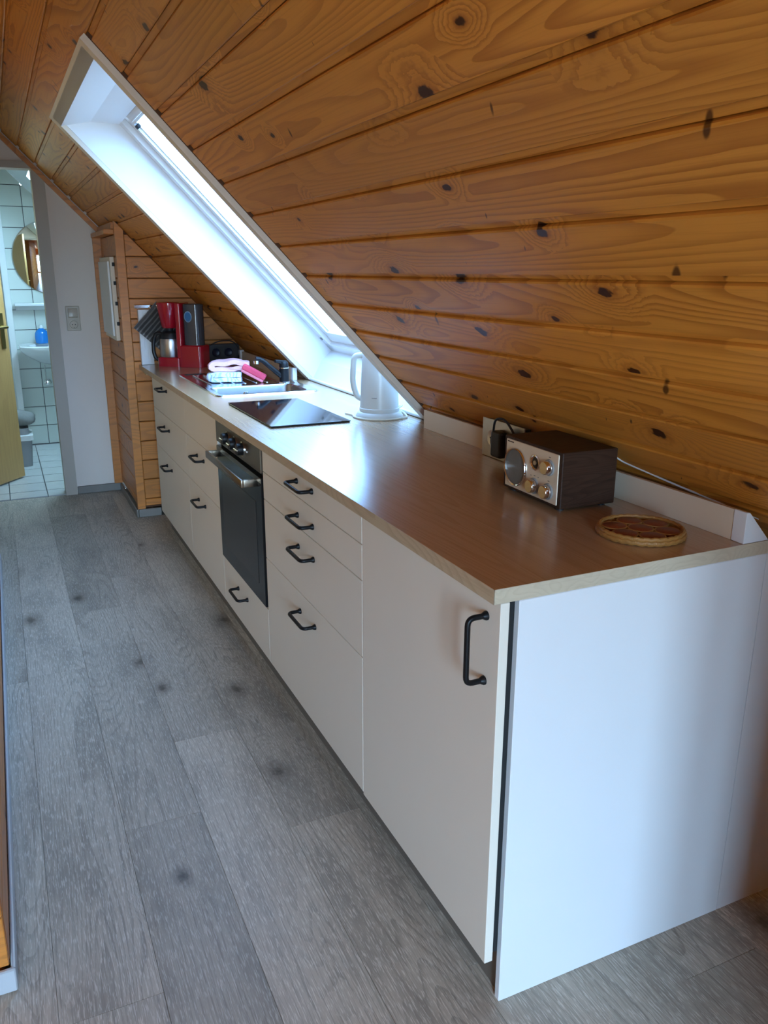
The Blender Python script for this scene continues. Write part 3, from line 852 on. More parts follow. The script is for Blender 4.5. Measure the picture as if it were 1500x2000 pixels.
# worktop with a cut-out for the sink bowl
wt = thing('worktop', 'long light oak laminate worktop over the white cabinets', 'worktop', (.3, 1.8, H))
bm = bmesh.new()
XB = [(0, 0), (.617, 0), (.617, .0)]
def add_cutbox(bm, X0, X1, Y0, Y1, hx0, hx1, hy0, hy1, z0, z1):
    xs, ys = [X0, hx0, hx1, X1], [Y0, hy0, hy1, Y1]
    for z, flip in ((z1, False), (z0, True)):
        g = [[bm.verts.new((x, y, z)) for y in ys] for x in xs]
        for i in range(3):
            for j in range(3):
                if i == 1 and j == 1: continue
                f = [g[i][j], g[i + 1][j], g[i + 1][j + 1], g[i][j + 1]]
                bm.faces.new(f if not flip else list(reversed(f)))
    def wall(p, q):
        a = [bm.verts.new((*p, z0)), bm.verts.new((*q, z0)), bm.verts.new((*q, z1)), bm.verts.new((*p, z1))]
        bm.faces.new(a)
    for (x0, x1, y0, y1) in ((X0, X1, Y0, Y1),):
        wall((x0, y0), (x1, y0)); wall((x1, y0), (x1, y1)); wall((x1, y1), (x0, y1)); wall((x0, y1), (x0, y0))
    for (x0, x1, y0, y1) in ((hx0, hx1, hy0, hy1),):
        wall((x1, y0), (x0, y0)); wall((x1, y1), (x1, y0)); wall((x0, y1), (x1, y1)); wall((x0, y0), (x0, y1))
    bmesh.ops.remove_doubles(bm, verts=bm.verts, dist=1e-5)
add_cutbox(bm, .0012, .632, .0012, 3.694, .12, .525, 2.33, 2.595, ZB, H)
finish(bm, 'slab', M_TOP, wt, smooth=0)
bm = bmesh.new(); add_box(bm, -1.847, 1.847, -T / 2, T / 2, -.0006, .0006)
o = finish(bm, 'front_edge_band', M_TOPEDGE); o.parent = wt
o.matrix_local = Matrix.Translation(-Vector((.3, 1.8, H))) @ Matrix(((0, 0, 1, .0006), (1, 0, 0, 1.847), (0, 1, 0, H - T / 2 + .0001), (0, 0, 0, 1)))
bm = bmesh.new(); add_box(bm, -.316, .316, -T / 2, T / 2, -.0006, .0006)
M_END = wood('light_oak_end_band', (0.60, 0.50, 0.36), (0.44, 0.34, 0.22), (0.3, 0.19, 0.1), ring=14, length=9, across=14, knots=0.0, line_amt=0.3, rough=0.42, vary=0.0, fine=0.2, bump=0.05)
o = finish(bm, 'end_edge_band', M_END); o.parent = wt
o.matrix_local = Matrix.Translation(-Vector((.3, 1.8, H))) @ Matrix(((1, 0, 0, .316), (0, 0, -1, .0006), (0, 1, 0, H - T / 2 + .0001), (0, 0, 0, 1)))
box('support_batten', .02, .10, 3.60, 3.685, ZB - .022, ZB - .0005, M_BATTEN, wt)

# handles: one mesh, turned upright for the dishwasher
def make_handle_mesh():
    bm = bmesh.new()
    pts = round_path([(0, -.062, 0), (-.038, -.062, 0), (-.038, .062, 0), (0, .062, 0)], .014, 5)
    add_tube(bm, pts, .0052, 10)
    for y in (-.062, .062):
        add_lathe(bm, [(0, 0), (.0085, 0), (.0085, .003), (.0055, .009), (0, .009)], (0, y, 0), (-1, 0, 0), 14)
    bm.normal_update()
    me = bpy.data.meshes.new('handle'); bm.to_mesh(me); bm.free()
    me.materials.append(M_BLACK); me.shade_smooth(); me.set_sharp_from_angle(angle=radians(40))
    return me
HM = make_handle_mesh()
def handle(parent, y, z, upright=False, x=.017):
    o = bpy.data.objects.new('handle', HM); COL.objects.link(o)
    o.parent = parent
    o.location = Vector((x, y, z)) - ROOTS[parent.name]
    if upright: o.rotation_euler = (pi / 2, 0, 0)
    tag(o, 'matt black bow handle')
    return o
XF, XT = .017, .0352
def front(root, name, y0, y1, z0, z1, hz=None, upright=False, hy=None):
    o = box(name, XF, XT, y0 + .0009, y1 - .0009, z0 + .0012, z1 - .0012, M_CAB, root, bev=.0012, seg=2)
    if hz is not None: handle(o, (y0 + y1) / 2 if hy is None else hy, hz, upright)
    return o
def carcass(root, y0, y1, z0=.1105, z1=ZB - .0008, x1=.56):
    return box('body', XT + .001, x1, y0 + .001, y1 - .001, z0, z1, M_CABIN, root)
c1 = thing('dishwasher_cabinet', 'tall cream front with upright black handle nearest the counter end', 'cabinet', (.3, .3, .1))
carcass(c1, .0185, .591)
front(c1, 'door', .003, .5915, .104, ZB - .0012, .755, True, hy=.046)
box('gasket', .038, .056, .0162, .0178, .112, ZB - .002, M_DARK, c1)
c2 = thing('drawer_cabinet', 'cream four drawer unit between the oven and the tall front', 'cabinet', (.3, 1.0, .1))
carcass(c2, .5925, 1.3855)
for z0, z1, hz in ((.777, ZB - .0012, .824), (.687, .777, .725), (.488, .687, .631), (.11, .488, .431)):
    front(c2, 'drawer', .5915, 1.386, z0, z1, hz, hy=.987)
c3 = thing('oven_cabinet', 'cream housing with one drawer below the built-in oven', 'cabinet', (.3, 1.7, .1))
carcass(c3, 1.387, 1.985, z1=.298)
front(c3, 'drawer', 1.386, 1.986, .11, .303, .241, hy=1.705)
c4 = thing('sink_cabinet', 'cream sink unit left of the oven with two handles', 'cabinet', (.3, 2.3, .1))
carcass(c4, 1.987, 2.589, z1=.69)
front(c4, 'false_front', 1.986, 2.59, .690, ZB - .0012)
front(c4, 'drawer', 1.986, 2.59, .490, .690, .632, hy=2.30)
front(c4, 'drawer', 1.986, 2.59, .11, .490, .432, hy=2.32)
c5 = thing('corner_drawer_cabinet', 'cream three drawer unit farthest from the camera', 'cabinet', (.3, 3.0, .1))
carcass(c5, 2.591, 3.402)
for z0, z1, hz in ((.690, ZB - .0012, .823), (.490, .690, .628), (.11, .490, .427)):
    front(c5, 'drawer', 2.59, 3.404, z0, z1, hz, hy=3.05)
tag(box('plinth', .064, .08, .02, 3.41, .0005, .109, M_PLINTH), 'grey toe kick plinth set back under the cream fronts', 'plinth')
tag(box('end_panel', .052, .6315, .0005, .0158, .0005, ZB - .0008, M_PANEL, bev=.0012, seg=1), 'large white side panel closing the near end of the counter', 'panel')

# oven
ov = thing('oven', 'built-in black glass oven with steel bar handle under the hob', 'oven', (.3, 1.686, .3))
OY0, OY1 = 1.394, 1.978
box('housing', .04, .55, OY0 + .01, OY1 - .01, .312, ZB - .002, M_DARK, ov)
box('control_panel', .012, .036, OY0, OY1, .768, ZB - .0018, M_OVEN, ov, bev=.0015)
for ky in (1.80, 1.70, 1.60):
    kb = lathe('knob', [(0, 0), (.0215, 0), (.0205, .018), (.019, .022), (0, .022)], (.012, ky, .808), M_BLACK, ov, axis=(-1, 0, 0), n=28)
    box('pointer', -.0155, -.008, ky - .02, ky + .02, .8055, .8105, M_CHROME, kb, bev=.001, seg=1)
    lathe('ring', [(.0225, 0), (.026, 0), (.026, .003), (.0225, .003)], (.012, ky, .808), M_CHROME, kb, axis=(-1, 0, 0), n=28)
box('indicator', .0085, .0125, 1.540, 1.546, .806, .812, M_WPLAST, ov, bev=.001, seg=1)
box('vent_gap', .030, .038, OY0 + .002, OY1 - .002, .752, .768, M_DARK, ov)
dr = box('oven_door', .012, .034, OY0, OY1, .308, .752, M_OVGL, ov, bev=.002)
box('inner_window', .0108, .0125, OY0 + .07, OY1 - .06, .37, .66, M_OVIN, dr, bev=.0003, seg=1)
box('door_trim', .0106, .0128, OY0 + .001, OY1 - .001, .735, .751, M_OVEN, dr, bev=.0003, seg=1)
hb = bmesh.new()
add_box(hb, -.042, -.032, 1.435, 1.935, .716, .742, .002, 2)
for y in (1.435, 1.923): add_box(hb, -.034, .0125, y, y + .012, .716, .742, .002, 2)
finish(hb, 'oven_handle', M_OVEN, dr)

# hob
ho = thing('hob', 'narrow black glass hob set in the worktop above the oven', 'hob', (.24, 1.81, H))
box('glass', .094, .382, 1.533, 2.096, H + .0035, H + .0075, M_HOB, ho, bev=.0015)
box('steel_frame', .097, .379, 1.536, 2.093, H + .0003, H + .0036, M_BLKPL, ho)

# sink
sk = thing('sink', 'stainless steel sink with bowl and ridged drainer', 'sink', (.32, 2.7, H))
bm = bmesh.new()
zr = H + .005
outer = rrect(.10, .558, 2.30, 3.118, .035, H + .0004, 6)
outer2 = rrect(.103, .555, 2.303, 3.115, .034, zr, 6)
flat = rrect(.118, .540, 2.318, 3.10, .028, zr, 6)
dish = rrect(.124, .534, 2.324, 3.094, .026, zr - .003, 6)
# rim and dished deck as a ring, with the bowl opening cut near the camera end
loft(bm, [outer, outer2, flat, dish])
# deck surface: grid around the bowl
bx0, bx1, by0, by1 = .128, .518, 2.338, 2.585
deck = bmesh.new()
ring_o = dish
bo = rrect(bx0, bx1, by0, by1, .04, zr - .0032, 6)
ov_ = [bm.verts.new(p) for p in ring_o]
bv = [bm.verts.new(p) for p in bo]
eo = [bm.edges.new((ov_[i], ov_[(i + 1) % len(ov_)])) for i in range(len(ov_))]
eb = [bm.edges.new((bv[i], bv[(i + 1) % len(bv)])) for i in range(len(bv))]
bmesh.ops.triangle_fill(bm, use_beauty=True, edges=eo + eb)
deck.free()
bmesh.ops.remove_doubles(bm, verts=bm.verts, dist=1e-6)
bmesh.ops.recalc_face_normals(bm, faces=bm.faces)
up = sum(f.normal.z * f.calc_area() for f in bm.faces)
if up < 0: bmesh.ops.reverse_faces(bm, faces=bm.faces)
finish(bm, 'rim', M_SINK, sk, smooth=30)
bm = bmesh.new()
def brr(g, z, r): return rrect(bx0 + g, bx1 - g, by0 + g, by1 - g, r, z, 6)
loft(bm, [brr(0, zr - .0032, .04), brr(.003, zr - .012, .04), brr(.008, H - .12, .042), brr(.03, H - .142, .03), brr(.09, H - .146, .02)], False, True)
bmesh.ops.reverse_faces(bm, faces=bm.faces)
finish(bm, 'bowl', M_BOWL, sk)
for k in range(7):
    xk = .165 + k * .052
    bm = bmesh.new(); add_tube(bm, [(xk, 2.66, zr - .0042), (xk, 2.68, zr - .0025), (xk, 3.04, zr - .0025), (xk, 3.06, zr - .0042)], .0042, 8)
    finish(bm, 'drainer_ridge', M_SINK, sk)
lathe('overflow', [(0, .004), (.010, .004), (.013, 0), (.010, -.002), (0, -.002)], (.30, by1 - .0055, H - .035), M_CHROME, sk, axis=(0, -1, 0), n=20)
# tap
tp = thing('kitchen_tap', 'black mixer tap with chrome rings behind the sink bowl', 'tap', (.497, 2.612, H))
tb = (.497, 2.622, zr - .004)
lathe('base_ring', [(0, 0), (.026, 0), (.026, .006), (.023, .008), (0, .008)], tb, M_CHROME, tp)
lathe('body', [(0, .008), (.022, .008), (.022, .068), (0, .068)], tb, M_BLACK, tp)
lathe('ring', [(0, .068), (.0228, .068), (.0228, .072), (0, .072)], tb, M_CHROME, tp)
lathe('lever', [(0, .072), (.022, .072), (.0215, .088), (.017, .099), (.008, .104), (0, .105)], tb, M_BLACK, tp)
bm = bmesh.new()
add_tube(bm, [(tb[0], tb[1], tb[2] + .093), (tb[0] - .03, tb[1] - .012, tb[2] + .101), (tb[0] - .048, tb[1] - .02, tb[2] + .104)], [.011, .009, .007], 10)
finish(bm, 'lever_tongue', M_BLACK, tp)
bm = bmesh.new()
add_tube(bm, [(tb[0], tb[1], tb[2] + .024), (tb[0] - .018, tb[1], tb[2] + .036), (tb[0] - .10, tb[1] - .005, tb[2] + .105), (tb[0] - .118, tb[1] - .006, tb[2] + .115), (tb[0] - .135, tb[1] - .006, tb[2] + .116)], [.013, .0125, .011, .0115, .012], 12)
finish(bm, 'spout', M_BLACK, tp)
lathe('aerator', [(0, 0), (.0115, 0), (.0115, .014), (0, .014)], (tb[0] - .133, tb[1] - .006, tb[2] + .094), M_CHROME, tp)

# upstands
up1 = thing('upstand', 'cream upstand strip behind the radio and trivet', 'upstand', (.57, .7, H))
prism('strip', [(.565, .034, H + .0003), (.580, .034, H + .0003), (.580, .034, H + .060), (.565, .034, H + .062)], (0, 1.338 - .034, 0), M_UPST, up1)
prism('corner_cap', [(.5635, .002, H + .0003), (.6315, .002, H + .0003), (.572, .002, H + .0625), (.5635, .002, H + .0635)], (0, .031, 0), M_PANEL, up1, bev=.001)
up2 = thing('upstand', 'cream upstand strip behind the sink below the slope', 'upstand', (.57, 3.2, H))
prism('strip', [(.566, 2.72, H + .0003), (.580, 2.72, H + .0003), (.580, 2.72, H + .058), (.566, 2.72, H + .060)], (0, 3.612 - 2.72, 0), M_UPST, up2)
box('end_cap', .562, .584, 2.69, 2.72, H + .0003, H + .060, M_PANEL, up2, bev=.002)
box('end_cap', .556, .580, 3.612, 3.650, H + .0003, H + .066, M_PANEL, up2, bev=.002)

# kettle
kc = (.522, 1.602)
kt = thing('kettle', 'white electric kettle under the roof window', 'kettle', (kc[0], kc[1], H))
lathe('base', [(0, 0), (.084, 0), (.085, .006), (.078, .018), (.072, .021), (0, .021)], (kc[0], kc[1], H + .0005), M_KETTLE, kt, n=48)
bm = bmesh.new()
def kl(r, z, sh=0): return [Vector((kc[0] + sh * .4 + r * cos(2 * pi * k / 40), kc[1] - sh * .0 + r * .98 * sin(2 * pi * k / 40), z)) for k in range(40)]
loft(bm, [kl(.071, H + .0218), kl(.0725, H + .026), kl(.0725, H + .034), kl(.070, H + .036), kl(.069, H + .06), kl(.066, H + .13), kl(.062, H + .20), kl(.060, H + .222), kl(.054, H + .232), kl(.03, H + .238)], True, True)
kb = finish(bm, 'body', M_KETTLE, kt)
hd = Vector((-.83, .55, 0)).normalized()      # handle points to the back left
def KP(r, z): return Vector((kc[0], kc[1], 0)) + hd * r + Vector((0, 0, H + z))
bm = bmesh.new()
hp = round_path([KP(.052, .218), KP(.092, .216), KP(.098, .12), KP(.082, .070), KP(.058, .060)], .03, 6)
add_tube(bm, hp, .0105, 12)
finish(bm, 'handle', M_KETTLE, kt)
box('logo_print', kc[0] - .009, kc[0] + .009, kc[1] - .0691, kc[1] - .0655, H + .074, H + .0765, M_SEAL, kt, M=Matrix.Translation((kc[0], kc[1], 0)) @ Matrix.Rotation(radians(-40), 4, 'Z') @ Matrix.Translation((-kc[0], -kc[1], 0)))
def arc(cx, cy, r, a0, a1, z, n=18): return [(cx + r * cos(radians(a0 + (a1 - a0) * k / n)), cy + r * sin(radians(a0 + (a1 - a0) * k / n)), z) for k in range(n + 1)]
pts = [(.43, 1.70, H + .004)] + arc(kc[0], kc[1], .094, 150, 300, H + .004) + [(.600, 1.53, H + .004), (.622, 1.60, H + .007), (.628, 1.68, H + .012), (.61, 1.72, H + .02)]
tag(tube('kettle_cord', round_path(pts, .02, 3), .0035, M_CORD, kt, n=8), None)
tube('cord_loop', round_path([(.585, 1.62, H + .012), (.615, 1.60, H + .035), (.628, 1.64, H + .03), (.612, 1.68, H + .008)], .02, 4), .0033, M_WPLAST, kt, n=8)

# radio
rd = thing('radio', 'small retro radio with silver front and dark wooden case', 'radio', (.44, .44, H))
R0 = (.371, .326); RYAW = radians(-1.2)
MR = Matrix.Translation((R0[0], R0[1], 0)) @ Matrix.Rotation(RYAW, 4, 'Z')
def rbox(name, x0, x1, y0, y1, z0, z1, mat, parent=rd, bev=.0, seg=2): return box(name, x0, x1, y0, y1, z0, z1, mat, parent, bev, seg, MR)
rbox('case', 0, .147, 0, .232, H + .006, H + .132, M_WENGE, bev=.003)
for fx in (.015, .125):
    for fy in (.02, .205): lathe('foot', [(0, 0), (.009, 0), (.009, .0065), (0, .0065)], MR @ Vector((fx, fy, H + .0003)), M_BLKPL, rd, n=14)
rbox('front_plate', -.0025, .004, .011, .221, H + .0125, H + .1255, M_SILV, bev=.002)
def rl(name, y, z, prof, mat, parent, n=36): return lathe(name, prof, MR @ Vector((-.0025, y, z)), mat, parent, axis=(MR.to_3x3() @ Vector((-1, 0, 0))), n=n)
spk = rl('speaker_ring', .1745, H + .065, [(.0405, 0), (.0455, 0), (.0455, .003), (.0435, .0065), (.0410, .005), (.0405, 0)], M_CHROME, rd, 56)
rl('speaker_grille', .1745, H + .065, [(0, .0012), (.0408, .0012), (.0408, -.001), (0, -.001)], M_GRILLE, rd, 56)
rl('tuning_dial', .0955, H + .0915, [(.0125, .001), (.015, .004), (.0175, .003), (.018, 0)], M_CHROME, rd)
rl('dial_face', .0955, H + .0915, [(0, .0025), (.006, .0022), (.013, .0012), (.013, 0), (0, 0)], M_OVIN, rd)
rl('dial_hub', .0955, H + .0915, [(0, .005), (.005, .0045), (.0055, .002), (0, .002)], M_STEEL, rd, 16)
for y, z in ((.043, .0915), (.0975, .0375), (.043, .0375)):
    kk = rl('knob', y, H + z, [(0, .0165), (.0135, .0165), (.0148, .0150), (.0155, .003), (.0155, 0), (0, 0)], M_CHROME, rd)
    rl('knob_collar', y, H + z, [(.0152, 0), (.0185, 0), (.0182, .003), (.0158, .0035)], M_SEAL, kk)
rng = random.Random(3)
lt = bmesh.new(); yy = .2145
for k in range(9):
    w_ = rng.uniform(.0016, .0024)
    add_box(lt, -.0031, -.0024, yy - w_, yy, H + .1190 + rng.uniform(0, .0004), H + .1215, M=MR); yy -= w_ + .0009
for (y, z, w_) in ((.043, .114, .006), (.0975, .0605, .006), (.043, .0605, .006), (.112, .059, .004), (.083, .0595, .004)):
    add_box(lt, -.0030, -.0024, y - w_ / 2, y + w_ / 2, H + z, H + z + .0012, M=MR)
finish(lt, 'small_lettering', M_BLKPL, rd)['kind'] = 'stuff'

# steel double socket with a plug-in power supply
so = thing('socket_plate', 'brushed steel double socket standing behind the radio', 'socket', (.54, .8, H))
prism('back_box', [(.532, .705, H + .0004), (.560, .705, H + .0004), (.553, .705, H + .104), (.532, .705, H + .104)], (0, .198, 0), M_BLKPL, so)
box('cover', .5285, .5325, .701, .907, H + .0004, H + .109, M_STEEL, so, bev=.0015)
for y in (.858, .75):
    sq = lathe('socket_well', [(.024, .0006), (.0225, .001), (.021, .0004), (0, .0004)], (.5285, y, H + .056), M_STEEL, so, axis=(-1, 0, 0))
    for dy in (-.006, .006): lathe('pin_hole', [(0, .0009), (.0025, .0009), (.0025, 0)], (.5285, y + dy, H + .056), M_DARK, sq, axis=(-1, 0, 0), n=10)
pl = thing('plug_adapter', 'black plug-in power supply in the steel socket', 'plug', (.50, .77, H + .06))
lathe('plug_face', [(0, 0), (.032, 0), (.032, .014), (.028, .02), (0, .02)], (.5272, .803, H + .056), M_BLKPL, pl, axis=(-1, 0, 0), n=32)
box('plug_body', .480, .508, .742, .790, H + .022, H + .094, M_BLKPL, pl, bev=.008, seg=3)
box('second_plug', .495, .527, .715, .738, H + .045, H + .092, M_BLKPL, pl, bev=.006, seg=3)
tube('cable', round_path([(.487, .785, H + .09), (.484, .775, H + .128), (.49, .735, H + .132), (.495, .70, H + .10), (.50, .66, H + .05), (.52, .58, H + .03)], .025, 5), .0032, M_BLKPL, pl, n=8)

# trivet of rattan with seven reddish discs
tr = thing('trivet', 'round rattan trivet with red brown discs near the counter end', 'trivet', (.430, .138, H))
TC = Vector((.430, .138, H))
bm = bmesh.new()
for i, (r, z, tr_) in enumerate(((.083, .0055, .0055), (.081, .0125, .0045))):
    pts = [TC + Vector((r * cos(2 * pi * k / 120), r * sin(2 * pi * k / 120), z + .0006 * (1 if (k // 2) % 2 else -1))) for k in range(120)]
    add_tube(bm, pts, tr_, 8, closed=True)
finish(bm, 'woven_rim', M_RATTAN, tr)
lathe('backing', [(0, .002), (.079, .002), (.079, .006), (0, .006)], TC, M_RATTAN, tr, n=48)
for k in range(7):
    c = TC if k == 0 else TC + Vector((.0515 * cos(k * pi / 3 + .25), .0515 * sin(k * pi / 3 + .25), 0))
    lathe('disc', [(0, .006), (.0245, .006), (.0245, .011), (.022, .0128), (0, .0128)], c, M_REDDISC, tr, n=28)
    pts = [c + Vector((.0245 * cos(2 * pi * j / 32), .0245 * sin(2 * pi * j / 32), .0112)) for j in range(32)]
    tube('ring', pts, .0018, M_RATTAN, tr, n=6, closed=True)

# coffee machine (front turned towards the room)
CO = Vector((.090, 3.545, H))
cu = Vector((.79, -.613, 0)).normalized(); cv = Vector((.613, .79, 0)).normalized()
MC = Matrix(((cu.x, cv.x, 0, CO.x), (cu.y, cv.y, 0, CO.y), (0, 0, 1, CO.z), (0, 0, 0, 1)))
cf = thing('coffee_machine', 'red and grey filter coffee machine with blue sticker in the corner', 'coffee machine', tuple(CO))
def rr(u0, u1, v0, v1, r, z): return [MC @ p for p in rrect(u0, u1, v0, v1, r, z, 6)]
def cloft(name, loops, mat, parent=cf):
    bm = bmesh.new(); loft(bm, loops, True, True); return finish(bm, name, mat, parent)
cloft('hot_plate', [rr(-.022, .125, .0, .115, .03, .0005), rr(-.022, .125, .0, .115, .03, .046), rr(-.018, .12, .004, .111, .028, .05)], M_RED)
cloft('base', [rr(.108, .252, -.006, .118, .03, .0005), rr(.108, .252, -.006, .118, .03, .112), rr(.114, .246, .0, .112, .028, .118)], M_RED)
cloft('column', [rr(.104, .138, -.004, .116, .012, .05), rr(.104, .138, -.004, .116, .012, .334), rr(.108, .134, .0, .112, .01, .338)], M_RED)
tk = cloft('water_tank', [rr(.138, .246, .000, .088, .040, .112), rr(.138, .246, .000, .088, .040, .330), rr(.144, .240, .006, .082, .034, .335)], M_TANK)
bm = bmesh.new()
def on_tank(u, z):   # front of the tank bulges: flat in the middle
    return MC @ Vector((u, -.0012, z))
for rad, mi_, dv in ((.026, 0, .0), (.0215, 1, .0006)):
    vv = [bm.verts.new(MC @ Vector((.182 + rad * .85 * cos(2 * pi * k / 28), -.0008 - dv, .268 + rad * 1.12 * sin(2 * pi * k / 28)))) for k in range(28)]
    f = bm.faces.new(vv); f.material_index = mi_
bmesh.ops.solidify(bm, geom=list(bm.faces), thickness=.0006)
finish(bm, 'sticker', [M_STICK, M_BLUE], tk)
bc = MC @ Vector((.042, .055, 0))
lathe('filter_basket', [(0, .205), (.036, .205), (.041, .212), (.060, .312), (.062, .322), (.062, .330), (0, .330)], bc, M_RED, cf, n=40)
lathe('basket_lid', [(0, .330), (.0635, .330), (.0635, .337), (.058, .341), (0, .341)], bc, M_RED, cf, n=40)
lathe('drip_stop', [(0, .188), (.018, .188), (.022, .205), (0, .205)], bc, M_BLKPL, cf, n=24)
cj = thing('thermal_carafe', 'steel thermos jug with black lid in the coffee machine', 'jug', tuple(bc + Vector((0, 0, .05))))
lathe('jug', [(0, 0), (.056, 0), (.058, .004), (.058, .088), (.055, .098), (0, .098)], bc + Vector((0, 0, .0505)), M_STEEL, cj, n=40)
lathe('lid', [(0, .098), (.0555, .098), (.0545, .108), (.046, .128), (.030, .136), (0, .137)], bc + Vector((0, 0, .0505)), M_BLKPL, cj, n=40)
hh = (-cu * .9 - cv * .15).normalized()
def JP(r, z): return bc + hh * r + Vector((0, 0, .0505 + z))
bm = bmesh.new(); add_tube(bm, round_path([JP(.040, .120), JP(.074, .128), JP(.096, .085), JP(.098, .02), JP(.088, -.01), JP(.074, -.018)], .025, 5), [.010] * 99, 10)
finish(bm, 'jug_handle', M_BLKPL, cj)
lathe('handle_stud', [(0, 0), (.007, 0), (.007, .004), (0, .005)], JP(.090, -.012), M_CHROME, cj, axis=(-.6, -.8, 0), n=12)

# double socket on the partition and its cable
ds = thing('corner_socket', 'dark brown double socket box on the wood wall by the coffee machine', 'socket', (.47, 3.66, .92))
prism('housing', [(.375, 3.655, H + .001), (.570, 3.655, H + .001), (.566, 3.655, .970), (.556, 3.655, .984), (.375, 3.655, .984)], (0, .044, 0), M_SOCKET, ds, bev=.002)
for x in (.428, .500): lathe('socket_insert', [(0, .0012), (.019, .0012), (.022, .0035), (.024, .002), (.024, 0)], (x, 3.655, .937), M_SOCK2, ds, axis=(0, -1, 0), n=28)
tube('appliance_cable', round_path([(.36, 3.64, .955), (.40, 3.645, .985), (.45, 3.648, 1.003), (.52, 3.648, 1.002), (.552, 3.648, .975), (.562, 3.645, .93), (.545, 3.62, .890), (.50, 3.58, .887)], .03, 5), .0032, M_BLKPL, ds, n=8)

# trunking, hook rail, pot holder
cd = thing('cable_trunking', 'white upright trunking on the wood wall behind the pot holder', 'trunking', (.045, 3.69, H))
box('channel', .012, .080, 3.664, 3.698, H + .0005, 1.182, M_WPLAST, cd, bev=.002)
for x in (.034, .058): box('rib', x, x + .004, 3.6615, 3.665, H + .01, 1.175, M_WPLAST, cd)
hr = thing('hook_rail', 'small shiny chrome hook rail on the wood wall', 'hook', (.05, 3.67, 1.2))
box('rail', -.006, .115, 3.672, 3.699, 1.188, 1.208, M_CHROME, hr, bev=.003)
for x in (.078, .100): tube('hook', round_path([(x, 3.672, 1.197), (x, 3.652, 1.195), (x, 3.646, 1.180), (x, 3.640, 1.197)], .008, 4), .0035, M_CHROME, hr, n=8)
ph = bmesh.new()
g = 12; a_ = .190
L0 = [[None] * (g + 1) for _ in range(g + 1)]
for i in range(g + 1):
    for j in range(g + 1):
        x, y = (i / g - .5) * a_, (j / g - .5) * a_
        L0[i][j] = ph.verts.new((x, y, .004 * sin(i * .7) + .003 * sin(j * .9 + i * .3)))
for i in range(g):
    for j in range(g): ph.faces.new((L0[i][j], L0[i + 1][j], L0[i + 1][j + 1], L0[i][j + 1]))
bmesh.ops.solidify(ph, geom=list(ph.faces), thickness=.010)
bmesh.ops.bevel(ph, geom=[e_ for e_ in ph.edges if e_.calc_face_angle(0) > 1.0], offset=.003, segments=2, profile=.5, affect='EDGES')
po = finish(ph, 'pot_holder', M_POT)
e1 = Vector((.131, 0, .139)).normalized(); e2 = Vector((.139, 0, -.131)).normalized()
pc = Vector((-.021, 3.640, 1.088)) + e1 * a_ / 2 + e2 * a_ / 2
e3 = e1.cross(e2)
po.matrix_local = Matrix(((e1.x, e2.x, e3.x, pc.x), (e1.y, e2.y, e3.y, pc.y), (e1.z, e2.z, e3.z, pc.z), (0, 0, 0, 1)))
tag(po, 'grey striped square pot holder hanging beside the coffee machine', 'pot holder')

# cloths and sponge on the drainer
def folded(name, c, w, d, layers, th, yaw, mat, wave=.003, seed=1, bulge=.006):
    """thick cloth folded back on itself, the fold axis pointing towards the room."""
    rg = random.Random(seed)
    sp_ = th * 1.02
    line = []
    for k in range(layers):
        z = th / 2 + sp_ * k
        xs = [(-w / 2 + w * t / 12) for t in range(13)]
        if k % 2 == 0: xs.reverse()
        for i, x in enumerate(xs):
            line.append(Vector((x, 0, z + wave * sin(x * 70 + k * 1.9 + seed) + bulge * k * (1 - (2 * x / w) ** 2))))
        if k < layers - 1:
            x = xs[-1]; sg_ = 1 if x > 0 else -1
            for a in (-55, -20, 20, 55): line.append(Vector((x + sg_ * th * .75 * cos(radians(a)), 0, z + sp_ * .5 + sp_ * .5 * sin(radians(a)))))
    n = len(line); L_, R_ = [], []
    for i in range(n):
        t_ = (line[min(i + 1, n - 1)] - line[max(i - 1, 0)]).normalized()
        nn = Vector((-t_.z, 0, t_.x))
        L_.append(line[i] + nn * th * .49); R_.append(line[i] - nn * th * .49)
    loop = L_ + list(reversed(R_))
    bm = bmesh.new(); M = Matrix.Translation(c) @ Matrix.Rotation(yaw, 4, 'Z')
    loops = []
    for j in range(11):
        y = -d / 2 + d * j / 10
        k = 1.0 - .06 * (abs(j - 5) / 5) ** 3
        loops.append([M @ Vector((p.x * k + .003 * sin(j * 1.3 + seed), y + .004 * sin(p.x * 60 + seed), max(.0004, p.z + wave * .6 * sin(j * .9 + p.x * 45)))) for p in loop])
    loft(bm, loops, True, True)
    return finish(bm, name, mat, smooth=75)
o = folded('dish_cloth', (.262, 2.765, zr + .001), .135, .11, 2, .021, radians(-16), M_CHECK, .0012, 2, .002)
tag(o, 'pale blue checked dish cloth folded on the sink drainer', 'cloth')
o = folded('cleaning_cloth', (.288, 2.775, zr + .047), .165, .10, 2, .021, radians(-14), M_PINK, .003, 5, .008)
tag(o, 'pale pink cloth folded on top of the blue checked cloth', 'cloth')
sg = thing('sponge', 'bright pink sponge leaning against the folded cloths', 'sponge', (.375, 2.735, H + .04))
MS = Matrix.Translation((.368, 2.685, H + .043)) @ Matrix.Rotation(radians(-25), 4, 'Z') @ Matrix.Rotation(radians(28), 4, 'Y')
bm = bmesh.new(); add_box(bm, -.058, .058, -.018, .018, -.004, .022, .006, 3, M=MS); finish(bm, 'scouring_side', M_SPONGE, sg)
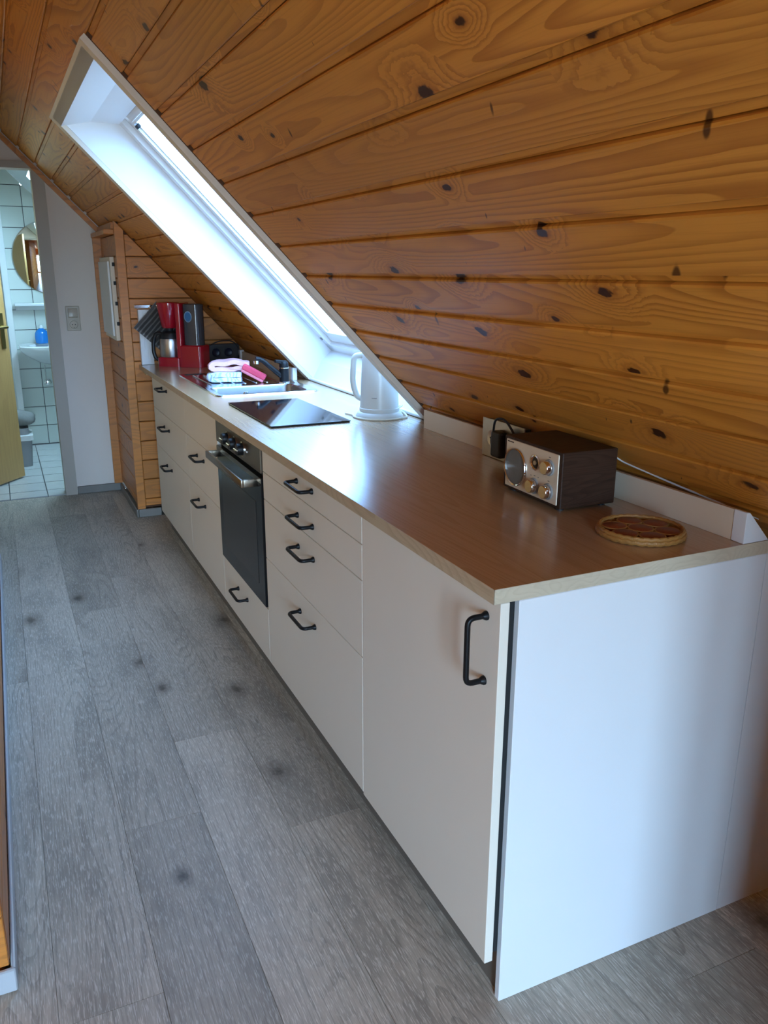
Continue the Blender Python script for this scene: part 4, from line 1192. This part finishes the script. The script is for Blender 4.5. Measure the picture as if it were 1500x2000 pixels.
bm = bmesh.new(); add_box(bm, -.056, .056, -.017, .017, -.017, -.004, .004, 3, M=MS); finish(bm, 'foam_side', M_SPONGE2, sg)

# light switch with socket on the white wall, panel on the partition, wire by the ceiling
sw = thing('light_switch', 'beige light switch and socket plate on the white end wall', 'switch', (-.267, FY, 1.10))
box('plate', -.307, -.227, FY - .009, FY - .0004, 1.031, 1.178, M_SWITCH, sw, bev=.004, seg=3)
bm = bmesh.new(); add_prism(bm, [(-.294, FY - .009, 1.109), (-.294, FY - .018, 1.114), (-.294, FY - .011, 1.164), (-.294, FY - .009, 1.166)], (.054, 0, 0))
bmesh.ops.bevel(bm, geom=list(bm.edges), offset=.002, segments=2, profile=.5, affect='EDGES'); finish(bm, 'rocker', M_SWITCH, sw)
sk2 = lathe('socket_ring', [(.027, 0), (.027, .003), (.024, .0035), (.021, .0008), (0, .0008)], (-.267, FY - .009, 1.068), M_SWITCH, sw, axis=(0, -1, 0))
for dx in (-.0085, .0085): lathe('pin_hole', [(0, .0014), (.0032, .0014), (.0032, 0)], (-.267 + dx, FY - .0095, 1.068), M_DARK, sk2, axis=(0, -1, 0), n=10)
lathe('screw', [(0, .0014), (.002, .0014), (.002, 0)], (-.267, FY - .0095, 1.050), M_DARK, sk2, axis=(0, -1, 0), n=10)
fz = thing('fuse_box', 'narrow cream fuse box cover on the side of the wood partition', 'fuse box', (PX, 4.07, 1.23))
box('body', PX - .022, PX + .0016, 3.835, 4.31, 1.006, 1.46, M_UPST, fz, bev=.003)
box('door', PX - .034, PX - .0225, 3.86, 4.285, 1.03, 1.436, M_WPLAST, fz, bev=.002)
for z in (1.09, 1.20, 1.31, 1.41): box('hinge', PX - .012, PX + .0015, 3.822, 3.834, z, z + .02, M_BLACK, fz, bev=.002)
wr = tube('antenna_wire', round_path([(.505, .36, H + .10), (.566, .40, H + .098), (.583, .38, H + .083), (.605, .23, H + .060), (.620, .10, H + .045), (.630, .03, H + .036)], .03, 4), .0022, M_WPLAST, n=8)
tag(wr, 'thin white wire running along the slope behind the radio', 'wire')
